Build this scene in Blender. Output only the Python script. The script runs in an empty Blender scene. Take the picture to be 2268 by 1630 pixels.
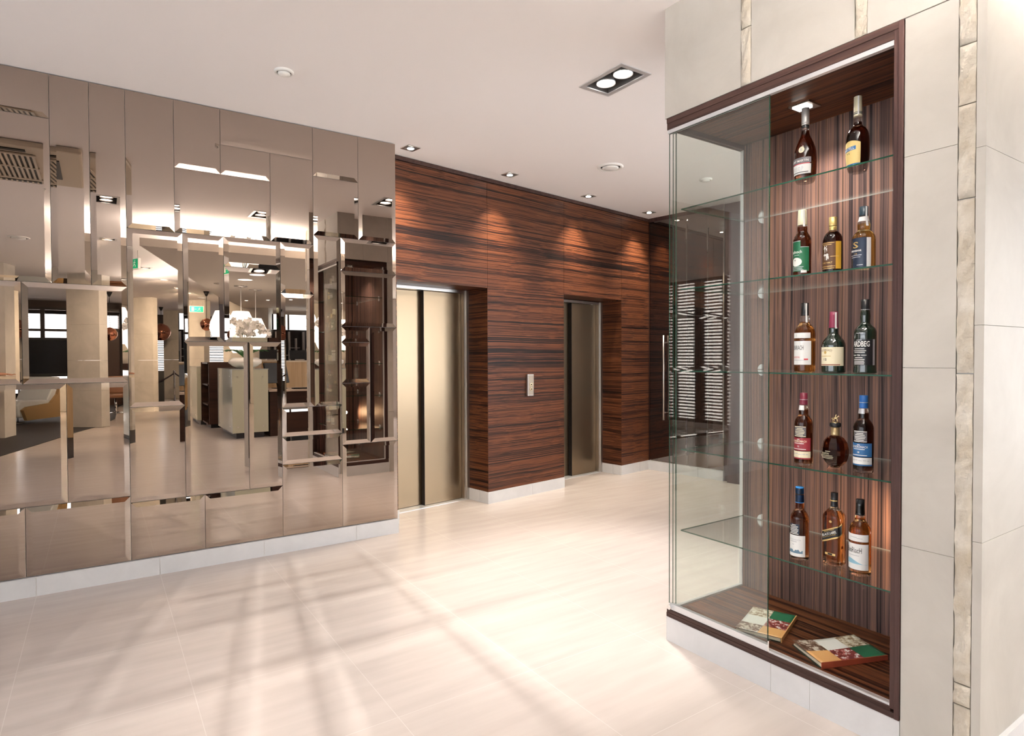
import bpy, bmesh, math, random
from mathutils import Vector, Matrix
R_ = math.radians
PI = math.pi
random.seed(7)
S = bpy.context.scene
COL = S.collection

# ------------------------------------------------------------------ camera
CAM_H = 1.4
cd = bpy.data.cameras.new('camera')
cd.sensor_fit = 'HORIZONTAL'
cd.sensor_width = 36.0
cd.lens = 1361.6 * 36.0 / 2268.0
cd.clip_start = 0.02
cam = bpy.data.objects.new('camera', cd)
COL.objects.link(cam)
F = Vector((0.55763909, 0.82988121, -0.0183253))
RT = Vector((0.82997285, -0.55778934, -0.00401544))
UP = Vector((0.013554, 0.01297034, 0.99982401))
m = Matrix((RT, UP, -F)).transposed().to_4x4()
m.translation = Vector((0, 0, CAM_H))
cam.matrix_world = m
S.camera = cam

# ------------------------------------------------------------------ view, world
S.view_settings.view_transform = 'Standard'
S.view_settings.look = 'None'
S.view_settings.gamma = 1.0
S.view_settings.use_curve_mapping = False
S.view_settings.exposure = 1.06
S.cycles.max_bounces = 14
S.cycles.glossy_bounces = 8
S.cycles.transmission_bounces = 10
S.cycles.transparent_max_bounces = 24
S.cycles.diffuse_bounces = 5
S.cycles.sample_clamp_indirect = 6.0
S.cycles.caustics_refractive = False
W = bpy.data.worlds.new('daylight')
S.world = W
W.use_nodes = True
bg = W.node_tree.nodes['Background']
bg.inputs[0].default_value = (0.94, 0.945, 1.0, 1)
bg.inputs[1].default_value = 5.7
WARM = (1.0, 0.80, 0.58)
WARMW = (1.0, 0.93, 0.85)

def portal(name, loc, rot, sx, sy):
    l = bpy.data.lights.new(name, 'AREA')
    l.shape = 'RECTANGLE'
    l.size = sx
    l.size_y = sy
    l.cycles.is_portal = True
    o = bpy.data.objects.new(name, l)
    o.location = loc
    o.rotation_euler = rot
    COL.objects.link(o)

# daylight openings: glazed wall on the left, window on the right, blinds at the far end
portal('left_glazing_daylight', (-5.05, 0.9, 1.5), (0, R_(-90), 0), 2.8, 6.6)
portal('lounge_window_daylight', (-1.7, -13.32, 1.6), (R_(90), 0, 0), 4.7, 2.4)
portal('right_window_daylight', (7.55, -1.3, 1.5), (0, R_(90), 0), 2.6, 4.0)
portal('far_window_daylight', (3.5, -18.05, 1.6), (R_(90), 0, 0), 4.6, 2.4)

def lamp(name, loc, power, angle=70, blend=0.6, color=WARM, target=None, radius=0.04):
    l = bpy.data.lights.new(name, 'SPOT')
    l.energy = power
    l.spot_size = R_(angle)
    l.spot_blend = blend
    l.color = color
    l.shadow_soft_size = radius
    o = bpy.data.objects.new(name, l)
    o.location = loc
    d = (Vector(target) - Vector(loc)) if target else Vector((0, 0, -1))
    o.rotation_euler = d.to_track_quat('-Z', 'Y').to_euler()
    COL.objects.link(o)
    return o

# ------------------------------------------------------------------ materials
MATS = {}
def mat(name, col=(.8, .8, .8), rough=.5, metal=0., spec=.5, emit=None, es=0., trans=0., ior=1.45, coat=0.):
    if name in MATS:
        return MATS[name]
    k = bpy.data.materials.new(name)
    k.use_nodes = True
    b = k.node_tree.nodes['Principled BSDF']
    b.inputs['Base Color'].default_value = (*col, 1)
    b.inputs['Roughness'].default_value = rough
    b.inputs['Metallic'].default_value = metal
    b.inputs['Specular IOR Level'].default_value = spec
    b.inputs['Transmission Weight'].default_value = trans
    b.inputs['IOR'].default_value = ior
    b.inputs['Coat Weight'].default_value = coat
    b.inputs['Coat Roughness'].default_value = .05
    if emit:
        b.inputs['Emission Color'].default_value = (*emit, 1)
        b.inputs['Emission Strength'].default_value = es
    MATS[name] = k
    return k

def nodes(k):
    return k.node_tree.nodes, k.node_tree.links

def ramp(n, stops):
    r = n.new('ShaderNodeValToRGB')
    e = r.color_ramp.elements
    e[0].position, e[0].color = stops[0][0], (*stops[0][1], 1)
    e[1].position, e[1].color = stops[-1][0], (*stops[-1][1], 1)
    for p_, c_ in stops[1:-1]:
        q = e.new(p_)
        q.color = (*c_, 1)
    return r

def wood(name, axis, stops, fine=90., along=1.1, rough=.42, wob=.012, spec=.28):
    """striped veneer, grain running along one object axis"""
    k = mat(name, rough=rough, spec=spec)
    n, l = nodes(k)
    tc = n.new('ShaderNodeTexCoord')
    # gentle waviness of the grain
    nz = n.new('ShaderNodeTexNoise')
    nz.inputs['Scale'].default_value = 1.6
    nz.inputs['Detail'].default_value = 2
    l.new(tc.outputs['Object'], nz.inputs['Vector'])
    sub = n.new('ShaderNodeVectorMath'); sub.operation = 'SUBTRACT'
    sub.inputs[1].default_value = (.5, .5, .5)
    l.new(nz.outputs['Color'], sub.inputs[0])
    sc = n.new('ShaderNodeVectorMath'); sc.operation = 'SCALE'
    sc.inputs['Scale'].default_value = wob * 4
    l.new(sub.outputs[0], sc.inputs[0])
    ad = n.new('ShaderNodeVectorMath'); ad.operation = 'ADD'
    l.new(tc.outputs['Object'], ad.inputs[0]); l.new(sc.outputs[0], ad.inputs[1])
    def stripe(f, a, det, ro):
        mp = n.new('ShaderNodeMapping')
        s = [f, f, f]; s[axis] = a
        mp.inputs['Scale'].default_value = s
        l.new(ad.outputs[0], mp.inputs['Vector'])
        t = n.new('ShaderNodeTexNoise')
        t.inputs['Scale'].default_value = 1
        t.inputs['Detail'].default_value = det
        t.inputs['Roughness'].default_value = ro
        l.new(mp.outputs[0], t.inputs['Vector'])
        return t.outputs['Fac']
    a = stripe(fine, along, 3, .65)
    b = stripe(fine * .22, along * .5, 2, .5)
    mx = n.new('ShaderNodeMath'); mx.operation = 'MULTIPLY_ADD'
    l.new(b, mx.inputs[0]); mx.inputs[1].default_value = .55
    h = n.new('ShaderNodeMath'); h.operation = 'MULTIPLY'
    l.new(a, h.inputs[0]); h.inputs[1].default_value = .6
    l.new(h.outputs[0], mx.inputs[2])
    r = ramp(n, stops)
    l.new(mx.outputs[0], r.inputs[0])
    l.new(r.outputs[0], n['Principled BSDF'].inputs['Base Color'])
    return k

ZEB = [(.43, (.004, .002, .002)), (.50, (.018, .006, .0035)), (.55, (.055, .017, .008)), (.61, (.165, .056, .022)), (.67, (.03, .010, .005))]
ZEBP = [(.40, (.012, .009, .010)), (.47, (.045, .027, .027)), (.53, (.105, .060, .053)), (.59, (.16, .094, .082)), (.65, (.28, .145, .10)), (.74, (.04, .026, .024))]
M_WOODX = wood('zebrano_horizontal', 0, ZEB, fine=150, along=.3, wob=.006)
M_WOODR = wood('zebrano_return', 1, ZEB, fine=150, along=.3, wob=.006)
M_WOODV = wood('zebrano_vertical', 2, ZEBP, fine=165, along=.25, wob=.003, rough=.42)
M_WOODY = wood('zebrano_lengthwise', 1, ZEB, fine=110, along=.8, wob=.004, rough=.35)
M_FRAME = wood('dark_stained_wood', 1, [(.35, (.020, .010, .008)), (.5, (.042, .021, .017)), (.65, (.07, .037, .030))], fine=140, along=1.5, wob=.002, rough=.4)
M_FRAMEZ = wood('dark_stained_wood_upright', 2, [(.35, (.020, .010, .009)), (.5, (.042, .021, .018)), (.65, (.07, .037, .032))], fine=140, along=1.5, wob=.002, rough=.4)
M_DWOOD = wood('wenge_veneer', 0, [(.35, (.012, .006, .004)), (.5, (.028, .013, .009)), (.65, (.05, .024, .016))], fine=60, along=.6, wob=.002, rough=.4)
M_OAK = wood('light_oak_veneer', 2, [(.35, (.34, .21, .10)), (.5, (.46, .30, .15)), (.65, (.56, .38, .21))], fine=60, along=1., wob=.004, rough=.45)

def stone(name, c0, c1, rough=.55, scale=3., bump=.0, pits=False):
    k = mat(name, rough=rough, spec=.3)
    n, l = nodes(k)
    tc = n.new('ShaderNodeTexCoord')
    t = n.new('ShaderNodeTexNoise')
    t.inputs['Scale'].default_value = scale
    t.inputs['Detail'].default_value = 7
    t.inputs['Roughness'].default_value = .62
    t.inputs['Distortion'].default_value = .6
    l.new(tc.outputs['Object'], t.inputs['Vector'])
    r = ramp(n, [(.32, c0), (.68, c1)])
    l.new(t.outputs['Fac'], r.inputs[0])
    l.new(r.outputs[0], n['Principled BSDF'].inputs['Base Color'])
    if bump:
        t2 = n.new('ShaderNodeTexNoise')
        t2.inputs['Scale'].default_value = 38
        t2.inputs['Detail'].default_value = 5
        l.new(tc.outputs['Object'], t2.inputs['Vector'])
        bp = n.new('ShaderNodeBump')
        bp.inputs['Strength'].default_value = bump
        bp.inputs['Distance'].default_value = .01
        l.new(t2.outputs['Fac'], bp.inputs['Height'])
        l.new(bp.outputs[0], n['Principled BSDF'].inputs['Normal'])
    return k

M_STONE = stone('limestone', (.47, .443, .40), (.57, .543, .495), rough=.6, scale=2.2)
M_ROUGH = stone('split_limestone', (.48, .42, .33), (.66, .62, .55), rough=.9, scale=7, bump=.7)
M_SKIRT = stone('grey_stone_tile', (.64, .64, .645), (.71, .71, .715), rough=.4, scale=5)
M_JOINT = mat('pale_grout', (.78, .76, .72), .8)
M_DARKGAP = mat('shadow_gap', (.02, .018, .016), .8)

def floor_mat():
    k = mat('cream_floor_tile', rough=.22, spec=.45)
    n, l = nodes(k)
    tc = n.new('ShaderNodeTexCoord')
    mp = n.new('ShaderNodeMapping')
    mp.inputs['Location'].default_value = (.324, -.305, 0)
    l.new(tc.outputs['Object'], mp.inputs['Vector'])
    br = n.new('ShaderNodeTexBrick')
    br.offset = 0.0
    br.inputs['Scale'].default_value = 1
    br.inputs['Mortar Size'].default_value = .0016
    br.inputs['Mortar Smooth'].default_value = .1
    br.inputs['Bias'].default_value = 0
    br.inputs['Brick Width'].default_value = .636
    br.inputs['Row Height'].default_value = .636
    l.new(mp.outputs[0], br.inputs['Vector'])
    # linear veining along the tile
    m2 = n.new('ShaderNodeMapping')
    m2.inputs['Scale'].default_value = (1.2, 9, 1)
    l.new(tc.outputs['Object'], m2.inputs['Vector'])
    t = n.new('ShaderNodeTexNoise')
    t.inputs['Scale'].default_value = 1.6
    t.inputs['Detail'].default_value = 6
    l.new(m2.outputs[0], t.inputs['Vector'])
    r = ramp(n, [(.3, (.50, .445, .415)), (.7, (.56, .502, .47))])
    l.new(t.outputs['Fac'], r.inputs[0])
    l.new(r.outputs[0], br.inputs['Color1']); l.new(r.outputs[0], br.inputs['Color2'])
    br.inputs['Mortar'].default_value = (.60, .555, .525, 1)
    l.new(br.outputs['Color'], n['Principled BSDF'].inputs['Base Color'])
    return k
M_FLOOR = floor_mat()
M_CEIL = mat('white_plaster', (.93, .905, .905), .85, spec=.2)
M_SOFFIT = mat('beige_soffit_plaster', (.62, .56, .49), .8, spec=.2)
M_STEEL = mat('satin_steel', (.60, .58, .55), .28, 1.)
M_ALU = mat('anodised_aluminium', (.74, .75, .77), .38, .6)
M_CHROME = mat('polished_chrome', (.85, .85, .86), .06, 1.)
M_BLACK = mat('black_plastic', (.012, .012, .013), .35)
M_WHITE = mat('white_lacquer', (.85, .85, .83), .35)
M_COPPER = mat('polished_copper', (.62, .27, .17), .08, 1.)
M_LAMP = mat('lit_lamp_glass', (1, 1, 1), .3, emit=(1.0, .93, .82), es=14.)
M_LAMPS = mat('soft_lit_shade', (.95, .93, .9), .5, emit=(1.0, .95, .88), es=1.7)
M_COVE = mat('cove_light_strip', (1, 1, 1), .5, emit=(1.0, .96, .9), es=26.)

def brushed(name, col, rough):
    k = mat(name, col, rough, 1.)
    n, l = nodes(k)
    tc = n.new('ShaderNodeTexCoord')
    mp = n.new('ShaderNodeMapping')
    mp.inputs['Scale'].default_value = (420, 420, 3)
    l.new(tc.outputs['Object'], mp.inputs['Vector'])
    t = n.new('ShaderNodeTexNoise')
    t.inputs['Scale'].default_value = 1
    t.inputs['Detail'].default_value = 2
    l.new(mp.outputs[0], t.inputs['Vector'])
    r = n.new('ShaderNodeMapRange')
    r.inputs['To Min'].default_value = rough - .02
    r.inputs['To Max'].default_value = rough + .02
    l.new(t.outputs['Fac'], r.inputs['Value'])
    l.new(r.outputs[0], n['Principled BSDF'].inputs['Roughness'])
    n['Principled BSDF'].inputs['Anisotropic'].default_value = .3
    return k
M_LIFT = brushed('brushed_steel_lift_door', (.28, .21, .137), .31)

def mirror(name, col, rough=.0):
    k = bpy.data.materials.new(name)
    k.use_nodes = True
    n, l = nodes(k)
    n.clear()
    o = n.new('ShaderNodeOutputMaterial')
    g = n.new('ShaderNodeBsdfGlossy')
    g.inputs['Color'].default_value = (*col, 1)
    g.inputs['Roughness'].default_value = rough
    l.new(g.outputs[0], o.inputs[0])
    return k
M_MIRROR = mirror('bronze_mirror', (.435, .367, .32))
M_DMIRROR = mirror('dark_grey_mirror', (.21, .18, .165))

def thin_glass(name, tint=(.97, .985, .975), ior=1.5):
    k = bpy.data.materials.new(name)
    k.use_nodes = True
    n, l = nodes(k)
    n.clear()
    o = n.new('ShaderNodeOutputMaterial')
    t = n.new('ShaderNodeBsdfTransparent')
    t.inputs[0].default_value = (*tint, 1)
    g = n.new('ShaderNodeBsdfGlossy')
    g.inputs['Roughness'].default_value = 0
    g.inputs['Color'].default_value = (1, 1, 1, 1)
    f = n.new('ShaderNodeFresnel')
    # a thin sheet reflects alike from both sides
    ge = n.new('ShaderNodeNewGeometry')
    mr = n.new('ShaderNodeMapRange')
    mr.inputs['To Min'].default_value = ior
    mr.inputs['To Max'].default_value = 1 / ior
    l.new(ge.outputs['Backfacing'], mr.inputs['Value'])
    l.new(mr.outputs[0], f.inputs['IOR'])
    mx = n.new('ShaderNodeMixShader')
    l.new(f.outputs[0], mx.inputs[0]); l.new(t.outputs[0], mx.inputs[1]); l.new(g.outputs[0], mx.inputs[2])
    l.new(mx.outputs[0], o.inputs[0])
    return k
M_GLASS = thin_glass('clear_glass')
M_PANE = thin_glass('window_glass', (.95, .97, .97))
M_EDGE = mat('green_glass_edge', (.012, .065, .038), .10, spec=.8)
M_EDGEB = mat('pale_glass_edge', (.30, .30, .28), .15, spec=.8)
M_FROST = mat('back_painted_glass', (.62, .70, .66), .06, spec=.6, coat=.5)
M_FROST2 = mat('back_painted_glass_beige', (.52, .52, .40), .06, spec=.6, coat=.5)

def bottle_glass(name, col, ior=1.42, rough=0.0):
    return mat(name, col, rough, trans=1., ior=ior)
G_CLEAR = bottle_glass('clear_bottle_glass', (.95, .95, .93), 1.45)
G_COG = bottle_glass('dark_cognac', (.10, .022, .008))
G_AMB = bottle_glass('amber_whisky', (.58, .22, .045))
G_AMBD = bottle_glass('deep_amber_whisky', (.20, .05, .014))
G_GOLD = bottle_glass('golden_whisky', (.86, .56, .14))
G_RED = bottle_glass('red_amber_whisky', (.62, .20, .05))
G_DGRN = mat('dark_green_bottle_glass', (.006, .016, .010), .03, spec=.8, coat=1.)
G_NEARB = bottle_glass('brown_black_spirit', (.05, .012, .006))

# ------------------------------------------------------------------ mesh helpers
WM = {}
def mw(o):
    return WM.get(o.name, Matrix.Identity(4))

class MB:
    """collects shapes; build() links them as ONE mesh object"""
    def __init__(s):
        s.v, s.f, s.mi, s.sm = [], [], [], []
    def add(s, vs, fs, mi=0, sm=False):
        o = len(s.v)
        s.v += [tuple(q) for q in vs]
        for f in fs:
            s.f.append([o + i for i in f]); s.mi.append(mi); s.sm.append(sm)
        return s
    def box(s, x0, x1, y0, y1, z0, z1, mi=0, M=None, c=0.0):
        if c > 0:
            bm = bmesh.new()
            bmesh.ops.create_cube(bm, size=1)
            for q in bm.verts:
                q.co = Vector(((x0 + x1) / 2 + q.co.x * (x1 - x0), (y0 + y1) / 2 + q.co.y * (y1 - y0), (z0 + z1) / 2 + q.co.z * (z1 - z0)))
            bmesh.ops.bevel(bm, geom=bm.edges[:], offset=c, segments=2, affect='EDGES', profile=.6)
            bm.verts.index_update()
            vs = [q.co.copy() for q in bm.verts]
            fs = [[q.index for q in f.verts] for f in bm.faces]
            bm.free()
        else:
            vs = [Vector(q) for q in ((x0, y0, z0), (x1, y0, z0), (x1, y1, z0), (x0, y1, z0), (x0, y0, z1), (x1, y0, z1), (x1, y1, z1), (x0, y1, z1))]
            fs = [(3, 2, 1, 0), (4, 5, 6, 7), (0, 1, 5, 4), (1, 2, 6, 5), (2, 3, 7, 6), (3, 0, 4, 7)]
        if M:
            vs = [M @ q for q in vs]
        return s.add(vs, fs, mi)
    def lathe(s, prof, cx=0, cy=0, cz=0, n=36, mi=0, mif=None, sm=True, sx=1, sy=1, caps=True, M=None):
        vs, fs = [], []
        for r, z in prof:
            for i in range(n):
                a = 2 * PI * i / n
                vs.append(Vector((cx + r * sx * math.cos(a), cy + r * sy * math.sin(a), cz + z)))
        if M:
            vs = [M @ q for q in vs]
        k = len(prof)
        o = len(s.v)
        s.v += [tuple(q) for q in vs]
        for j in range(k - 1):
            zz = (prof[j][1] + prof[j + 1][1]) / 2
            m_ = mif(zz) if mif else mi
            for i in range(n):
                i2 = (i + 1) % n
                s.f.append([o + j * n + i, o + j * n + i2, o + (j + 1) * n + i2, o + (j + 1) * n + i]); s.mi.append(m_); s.sm.append(sm)
        if caps:
            s.f.append([o + i for i in reversed(range(n))]); s.mi.append(mif(prof[0][1]) if mif else mi); s.sm.append(False)
            s.f.append([o + (k - 1) * n + i for i in range(n)]); s.mi.append(mif(prof[-1][1]) if mif else mi); s.sm.append(False)
        return s
    def cyl(s, p0, p1, r, r1=None, n=16, mi=0):
        p0, p1 = Vector(p0), Vector(p1)
        d = p1 - p0
        q = d.to_track_quat('Z', 'Y').to_matrix().to_4x4()
        q.translation = p0
        return s.lathe([(r, 0), (r if r1 is None else r1, d.length)], n=n, mi=mi, M=q)
    def tube(s, pts, r, n=8, mi=0):
        pts = [Vector(q) for q in pts]
        rs = r if isinstance(r, (list, tuple)) else [r] * len(pts)
        vs, fs = [], []
        for i, p_ in enumerate(pts):
            d = (pts[min(i + 1, len(pts) - 1)] - pts[max(i - 1, 0)]).normalized()
            a = d.orthogonal().normalized() if i == 0 else (a - d * a.dot(d)).normalized()
            b = d.cross(a)
            for j in range(n):
                t = 2 * PI * j / n
                vs.append(p_ + (a * math.cos(t) + b * math.sin(t)) * rs[i])
        for i in range(len(pts) - 1):
            for j in range(n):
                j2 = (j + 1) % n
                fs.append((i * n + j, i * n + j2, (i + 1) * n + j2, (i + 1) * n + j))
        fs.append(tuple(reversed(range(n)))); fs.append(tuple((len(pts) - 1) * n + j for j in range(n)))
        return s.add(vs, fs, mi, True)
    def prism(s, poly, z0, z1, mi=0):
        n = len(poly)
        vs = [(x, y, z0) for x, y in poly] + [(x, y, z1) for x, y in poly]
        fs = [tuple(reversed(range(n))), tuple(range(n, 2 * n))] + [(i, (i + 1) % n, n + (i + 1) % n, n + i) for i in range(n)]
        return s.add(vs, fs, mi)
    def build(s, name, mats, parent=None, local=False, label=None):
        me = bpy.data.meshes.new(name)
        vs = s.v
        if parent is not None and not local:
            I = mw(parent).inverted()
            vs = [I @ Vector(q) for q in vs]
        me.from_pydata([tuple(q) for q in vs], [], s.f)
        ms = mats if isinstance(mats, (list, tuple)) else [mats]
        for k in ms:
            me.materials.append(k)
        me.polygons.foreach_set('material_index', s.mi)
        me.polygons.foreach_set('use_smooth', s.sm)
        me.update()
        bm = bmesh.new(); bm.from_mesh(me)
        bmesh.ops.recalc_face_normals(bm, faces=bm.faces[:])
        bm.to_mesh(me); bm.free()
        o = bpy.data.objects.new(name, me)
        COL.objects.link(o)
        if parent is not None:
            o.parent = parent
            WM[o.name] = mw(parent)
        if label:
            o['label'] = label
        return o

def thing(name, label, cat, loc=(0, 0, 0), rz=0, group=None, kind=None):
    o = bpy.data.objects.new(name, None)
    o.empty_display_size = .1
    COL.objects.link(o)
    o.location = loc
    o.rotation_euler = (0, 0, rz)
    WM[o.name] = Matrix.Translation(loc) @ Matrix.Rotation(rz, 4, 'Z')
    return tag(o, label, cat, group, kind)

def tag(o, label=None, cat=None, group=None, kind=None):
    if label: o['label'] = label
    if cat: o['category'] = cat
    if group: o['group'] = group
    if kind: o['kind'] = kind
    return o

def struct(o, label, cat):
    return tag(o, label, cat, None, 'structure')

def dup(root, loc, rz=0, label=None):
    c = root.copy(); COL.objects.link(c)
    c.location = loc; c.rotation_euler = (0, 0, rz)
    WM[c.name] = Matrix.Translation(loc) @ Matrix.Rotation(rz, 4, 'Z')
    if label: c['label'] = label
    for ch in list(root.children):
        d = ch.copy(); COL.objects.link(d); d.parent = c
        for g in list(ch.children):
            e = g.copy(); COL.objects.link(e); e.parent = d
    return c

def text_mesh(body, height=1.0, shear=0., bold=0.):
    """outline text as (verts2d, faces), centred on the origin"""
    cu = bpy.data.curves.new('t', 'FONT')
    cu.body = body
    cu.size = height
    cu.align_x = 'CENTER'
    cu.align_y = 'CENTER'
    cu.shear = shear
    cu.offset = bold
    cu.resolution_u = 2
    ob = bpy.data.objects.new('t', cu)
    COL.objects.link(ob)
    dg = bpy.context.evaluated_depsgraph_get()
    me = bpy.data.meshes.new_from_object(ob.evaluated_get(dg))
    vs = [(q.co.x, q.co.y) for q in me.vertices]
    fs = [tuple(f.vertices) for f in me.polygons]
    bpy.data.objects.remove(ob); bpy.data.curves.remove(cu); bpy.data.meshes.remove(me)
    return vs, fs

def text_fit(body, w, h, **kw):
    vs, fs = text_mesh(body, 1.0, **kw)
    if not vs:
        return [], []
    x0, x1 = min(q[0] for q in vs), max(q[0] for q in vs)
    y0, y1 = min(q[1] for q in vs), max(q[1] for q in vs)
    return [((x - (x0 + x1) / 2) * w / max(x1 - x0, 1e-6), (y - (y0 + y1) / 2) * h / max(y1 - y0, 1e-6)) for x, y in vs], fs

# ------------------------------------------------------------------ shell of the room
CZ = 3.087
YM = 4.565            # face of the mirror wall
AW = R_(8.78)         # the lift wall is turned by this much
D0 = 4.437            # its distance, in its own turned frame
XC = 2.31             # front plane of the display cabinet

b = MB().box(-5.3, 7.9, -18.4, 6.6, -.1, 0)
struct(b.build('floor', M_FLOOR), 'cream stone tile floor of the lobby', 'floor')

DOUBLES = [(2.639, 2.793), (0.08, 1.3), (1.62, 1.46)]          # double recessed downlights
SINGLES = [(.12, -1.25), (.74, -4.16), (1.18, -5.92), (1.6, -7.57), (1.92, -8.6), (2.39, -9.8)]
holes = [(x - .098, x + .098, y - .162, y + .162) for x, y in DOUBLES] + [(x - .085, x + .085, y - .085, y + .085) for x, y in SINGLES]
xs = sorted({-5.3, 7.9} | {h[0] for h in holes} | {h[1] for h in holes})
ys = sorted({-18.4, 6.6} | {h[2] for h in holes} | {h[3] for h in holes})
b = MB()
for i in range(len(xs) - 1):
    for j in range(len(ys) - 1):
        cx_, cy_ = (xs[i] + xs[i + 1]) / 2, (ys[j] + ys[j + 1]) / 2
        if any(h[0] < cx_ < h[1] and h[2] < cy_ < h[3] for h in holes):
            continue
        b.add([(xs[i], ys[j], CZ), (xs[i], ys[j + 1], CZ), (xs[i + 1], ys[j + 1], CZ), (xs[i + 1], ys[j], CZ)], [(0, 1, 2, 3)])
b.box(-5.3, 7.9, -18.4, 6.6, CZ + .3, CZ + .35)
struct(b.build('ceiling', M_CEIL), 'smooth white plaster ceiling with recessed downlights', 'ceiling')

b = MB().box(-5.05, 1.962, 4.587, 4.80, 0, CZ)
struct(b.build('wall_left', M_CEIL), 'wall behind the bevelled mirror panels', 'wall')

def skirting(b, u0, u1, joints, along, f0, f1, z1):
    e = [u0] + [j for j in joints if u0 < j < u1] + [u1]
    for i in range(len(e) - 1):
        a, c = e[i] + (.0015 if i else 0), e[i + 1] - (.0015 if i < len(e) - 2 else 0)
        if along == 'x': b.box(a, c, f0, f1, 0, z1)
        else: b.box(f0, f1, a, c, 0, z1)
    if along == 'x': b.box(u0 + .002, u1 - .002, f0 + .003, f1, 0, z1 - .001, 1)
    else: b.box(f0 + .003, f1, u0 + .002, u1 - .002, 0, z1 - .001, 1)
b = MB()
skirting(b, -5.0, 1.967, [-4.14, -3.5, -2.87, -2.23, -1.6, -.96, -.324, .31, .95, 1.62], 'x', 4.553, 4.59, .113)
struct(b.build('baseboard_left', [M_SKIRT, M_JOINT]), 'grey stone skirting below the mirror wall', 'baseboard')

# ---- mirror cladding, bevelled panels of staggered sizes
root = thing('mirror_cladding', 'wall of staggered bronze mirror panels left of the lifts', 'mirror', (.5, YM, .115))
PAN = [(-1.5, -.225, 2.82, 3.082), (-1.5, -.225, 1.85, 2.82), (-.225, -.031, 1.85, 3.082), (-.031, .155, 1.85, 3.082),
       (-1.5, -.37, 1.25, 1.85), (-.37, .155, 1.25, 1.85), (-1.5, -.165, .527, 1.25), (-.165, .155, .527, 1.25),
       (-1.5, -.37, .116, .527), (-.37, .155, .116, .527),
       (.155, .423, 2.22, 3.082), (.423, .70, 2.642, 3.082), (.70, 1.318, 2.842, 3.082), (.70, 1.02, 2.642, 2.842), (1.02, 1.318, 2.225, 2.842),
       (.423, 1.02, 2.222, 2.642), (.155, .467, 1.088, 2.22), (.467, .713, 1.51, 2.222), (.713, 1.083, 2.023, 2.224), (.713, 1.083, 1.51, 2.023),
       (1.083, 1.318, 1.862, 2.225), (1.083, 1.318, 1.04, 1.862), (1.318, 1.66, 2.73, 3.082), (1.66, 1.965, 2.30, 3.082), (1.318, 1.66, 2.30, 2.73),
       (1.318, 1.52, 1.04, 2.30), (1.52, 1.965, 2.053, 2.30), (1.52, 1.965, 1.635, 2.053), (1.52, 1.745, 1.515, 1.635), (1.52, 1.745, 1.204, 1.515),
       (1.52, 1.745, .738, 1.204), (1.745, 1.965, .738, 1.635), (1.52, 1.965, .116, .738), (1.083, 1.52, .116, .63), (1.083, 1.52, .83, 1.04), (1.083, 1.52, .63, .83),
       (.155, .467, .483, 1.088), (.467, .862, .483, 1.51), (.862, 1.083, .483, 1.51), (.155, .58, .116, .483), (.58, 1.083, .116, .483)]

def bevel_panel(b, u0, u1, z0, z1, bev, drop, thick, tx, tz, fn):
    g = .0012
    u0 += g; u1 -= g; z0 += g; z1 -= g
    cu, cz = (u0 + u1) / 2, (z0 + z1) / 2
    def P(u, z, dep):
        return fn(u, z, dep + (u - cu) * tx + (z - cz) * tz)
    o = [(u0, z0), (u1, z0), (u1, z1), (u0, z1)]
    i = [(u0 + bev, z0 + bev), (u1 - bev, z0 + bev), (u1 - bev, z1 - bev), (u0 + bev, z1 - bev)]
    vs = [P(u, z, thick) for u, z in o] + [P(u, z, drop) for u, z in o] + [P(u, z, 0) for u, z in i]
    fs = [(8, 9, 10, 11)] + [(4 + k, 4 + (k + 1) % 4, 8 + (k + 1) % 4, 8 + k) for k in range(4)]
    b.add(vs, fs, 0)
    b.add(vs, [(k, (k + 1) % 4, 4 + (k + 1) % 4, 4 + k) for k in range(4)] + [(3, 2, 1, 0)], 1)

M_MEDGE = mat('ground_mirror_edge', (.10, .11, .10), .3)
rnd = random.Random(3)
for (x0, x1, z0, z1) in PAN:
    b = MB()
    bevel_panel(b, x0, x1, z0, z1, .030, .0030, .018, rnd.uniform(-.0013, .0013), rnd.uniform(-.0008, .0008), lambda u, z, d: (u, YM + d, z))
    b.build('mirror_panel', [M_MIRROR, M_MEDGE], root)

# ---- lift wall, veneered panels in a frame turned by AW (local w, d, z)
root = thing('wall_back', 'zebra-striped dark wood panelled wall around the two lifts', 'wall', (0, 0, 0), AW, None, 'structure')
def wpanel(w0, w1, d0, d1, z0, z1, name='wood_panel', m_=M_WOODX):
    g = .0015
    return MB().box(w0 + g, w1 - g, d0, d1, z0 + g, z1 - g).build(name, m_, root, local=True)
ZT = 3.045
def wreturn(w, z0, z1):
    MB().box(w - .0008, w + .0012, D0 + .0015, D0 + .2825, z0 + .0015, z1 - .0015).build('wood_return', M_WOODR, root, local=True)
for w in (3.78, 5.84):
    for z0, z1 in ((.113, .755), (.755, 1.40), (1.40, 2.05)):
        wreturn(w, z0, z1)
wpanel(1.6, 3.78, D0, D0 + .34, 2.05, ZT)
for z0, z1 in ((.113, .755), (.755, 1.40), (1.40, 2.05), (2.05, ZT)):
    wpanel(3.78, 4.845, D0, D0 + .38, z0, z1)
    wpanel(5.84, 6.39, D0, D0 + .38, z0, z1)
    if z1 < 2.1:
        wpanel(2.0, 2.785, D0, D0 + .38, z0, z1)
wpanel(4.845, 5.84, D0, D0 + .34, 2.058, ZT)
MB().box(1.6, 6.5, D0 + .02, D0 + .4, ZT - .02, CZ).box(1.6, 6.5, D0 - .004, D0 + .4, ZT + .006, CZ - .003).build('cornice_strip', M_FRAME, root, local=True)
b = MB()
for (w0, w1) in ((2.0, 2.783), (3.782, 4.843), (5.842, 6.388)):
    b.box(w0, w1, D0 + .004, D0 + .37, .1, CZ - .06)
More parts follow.
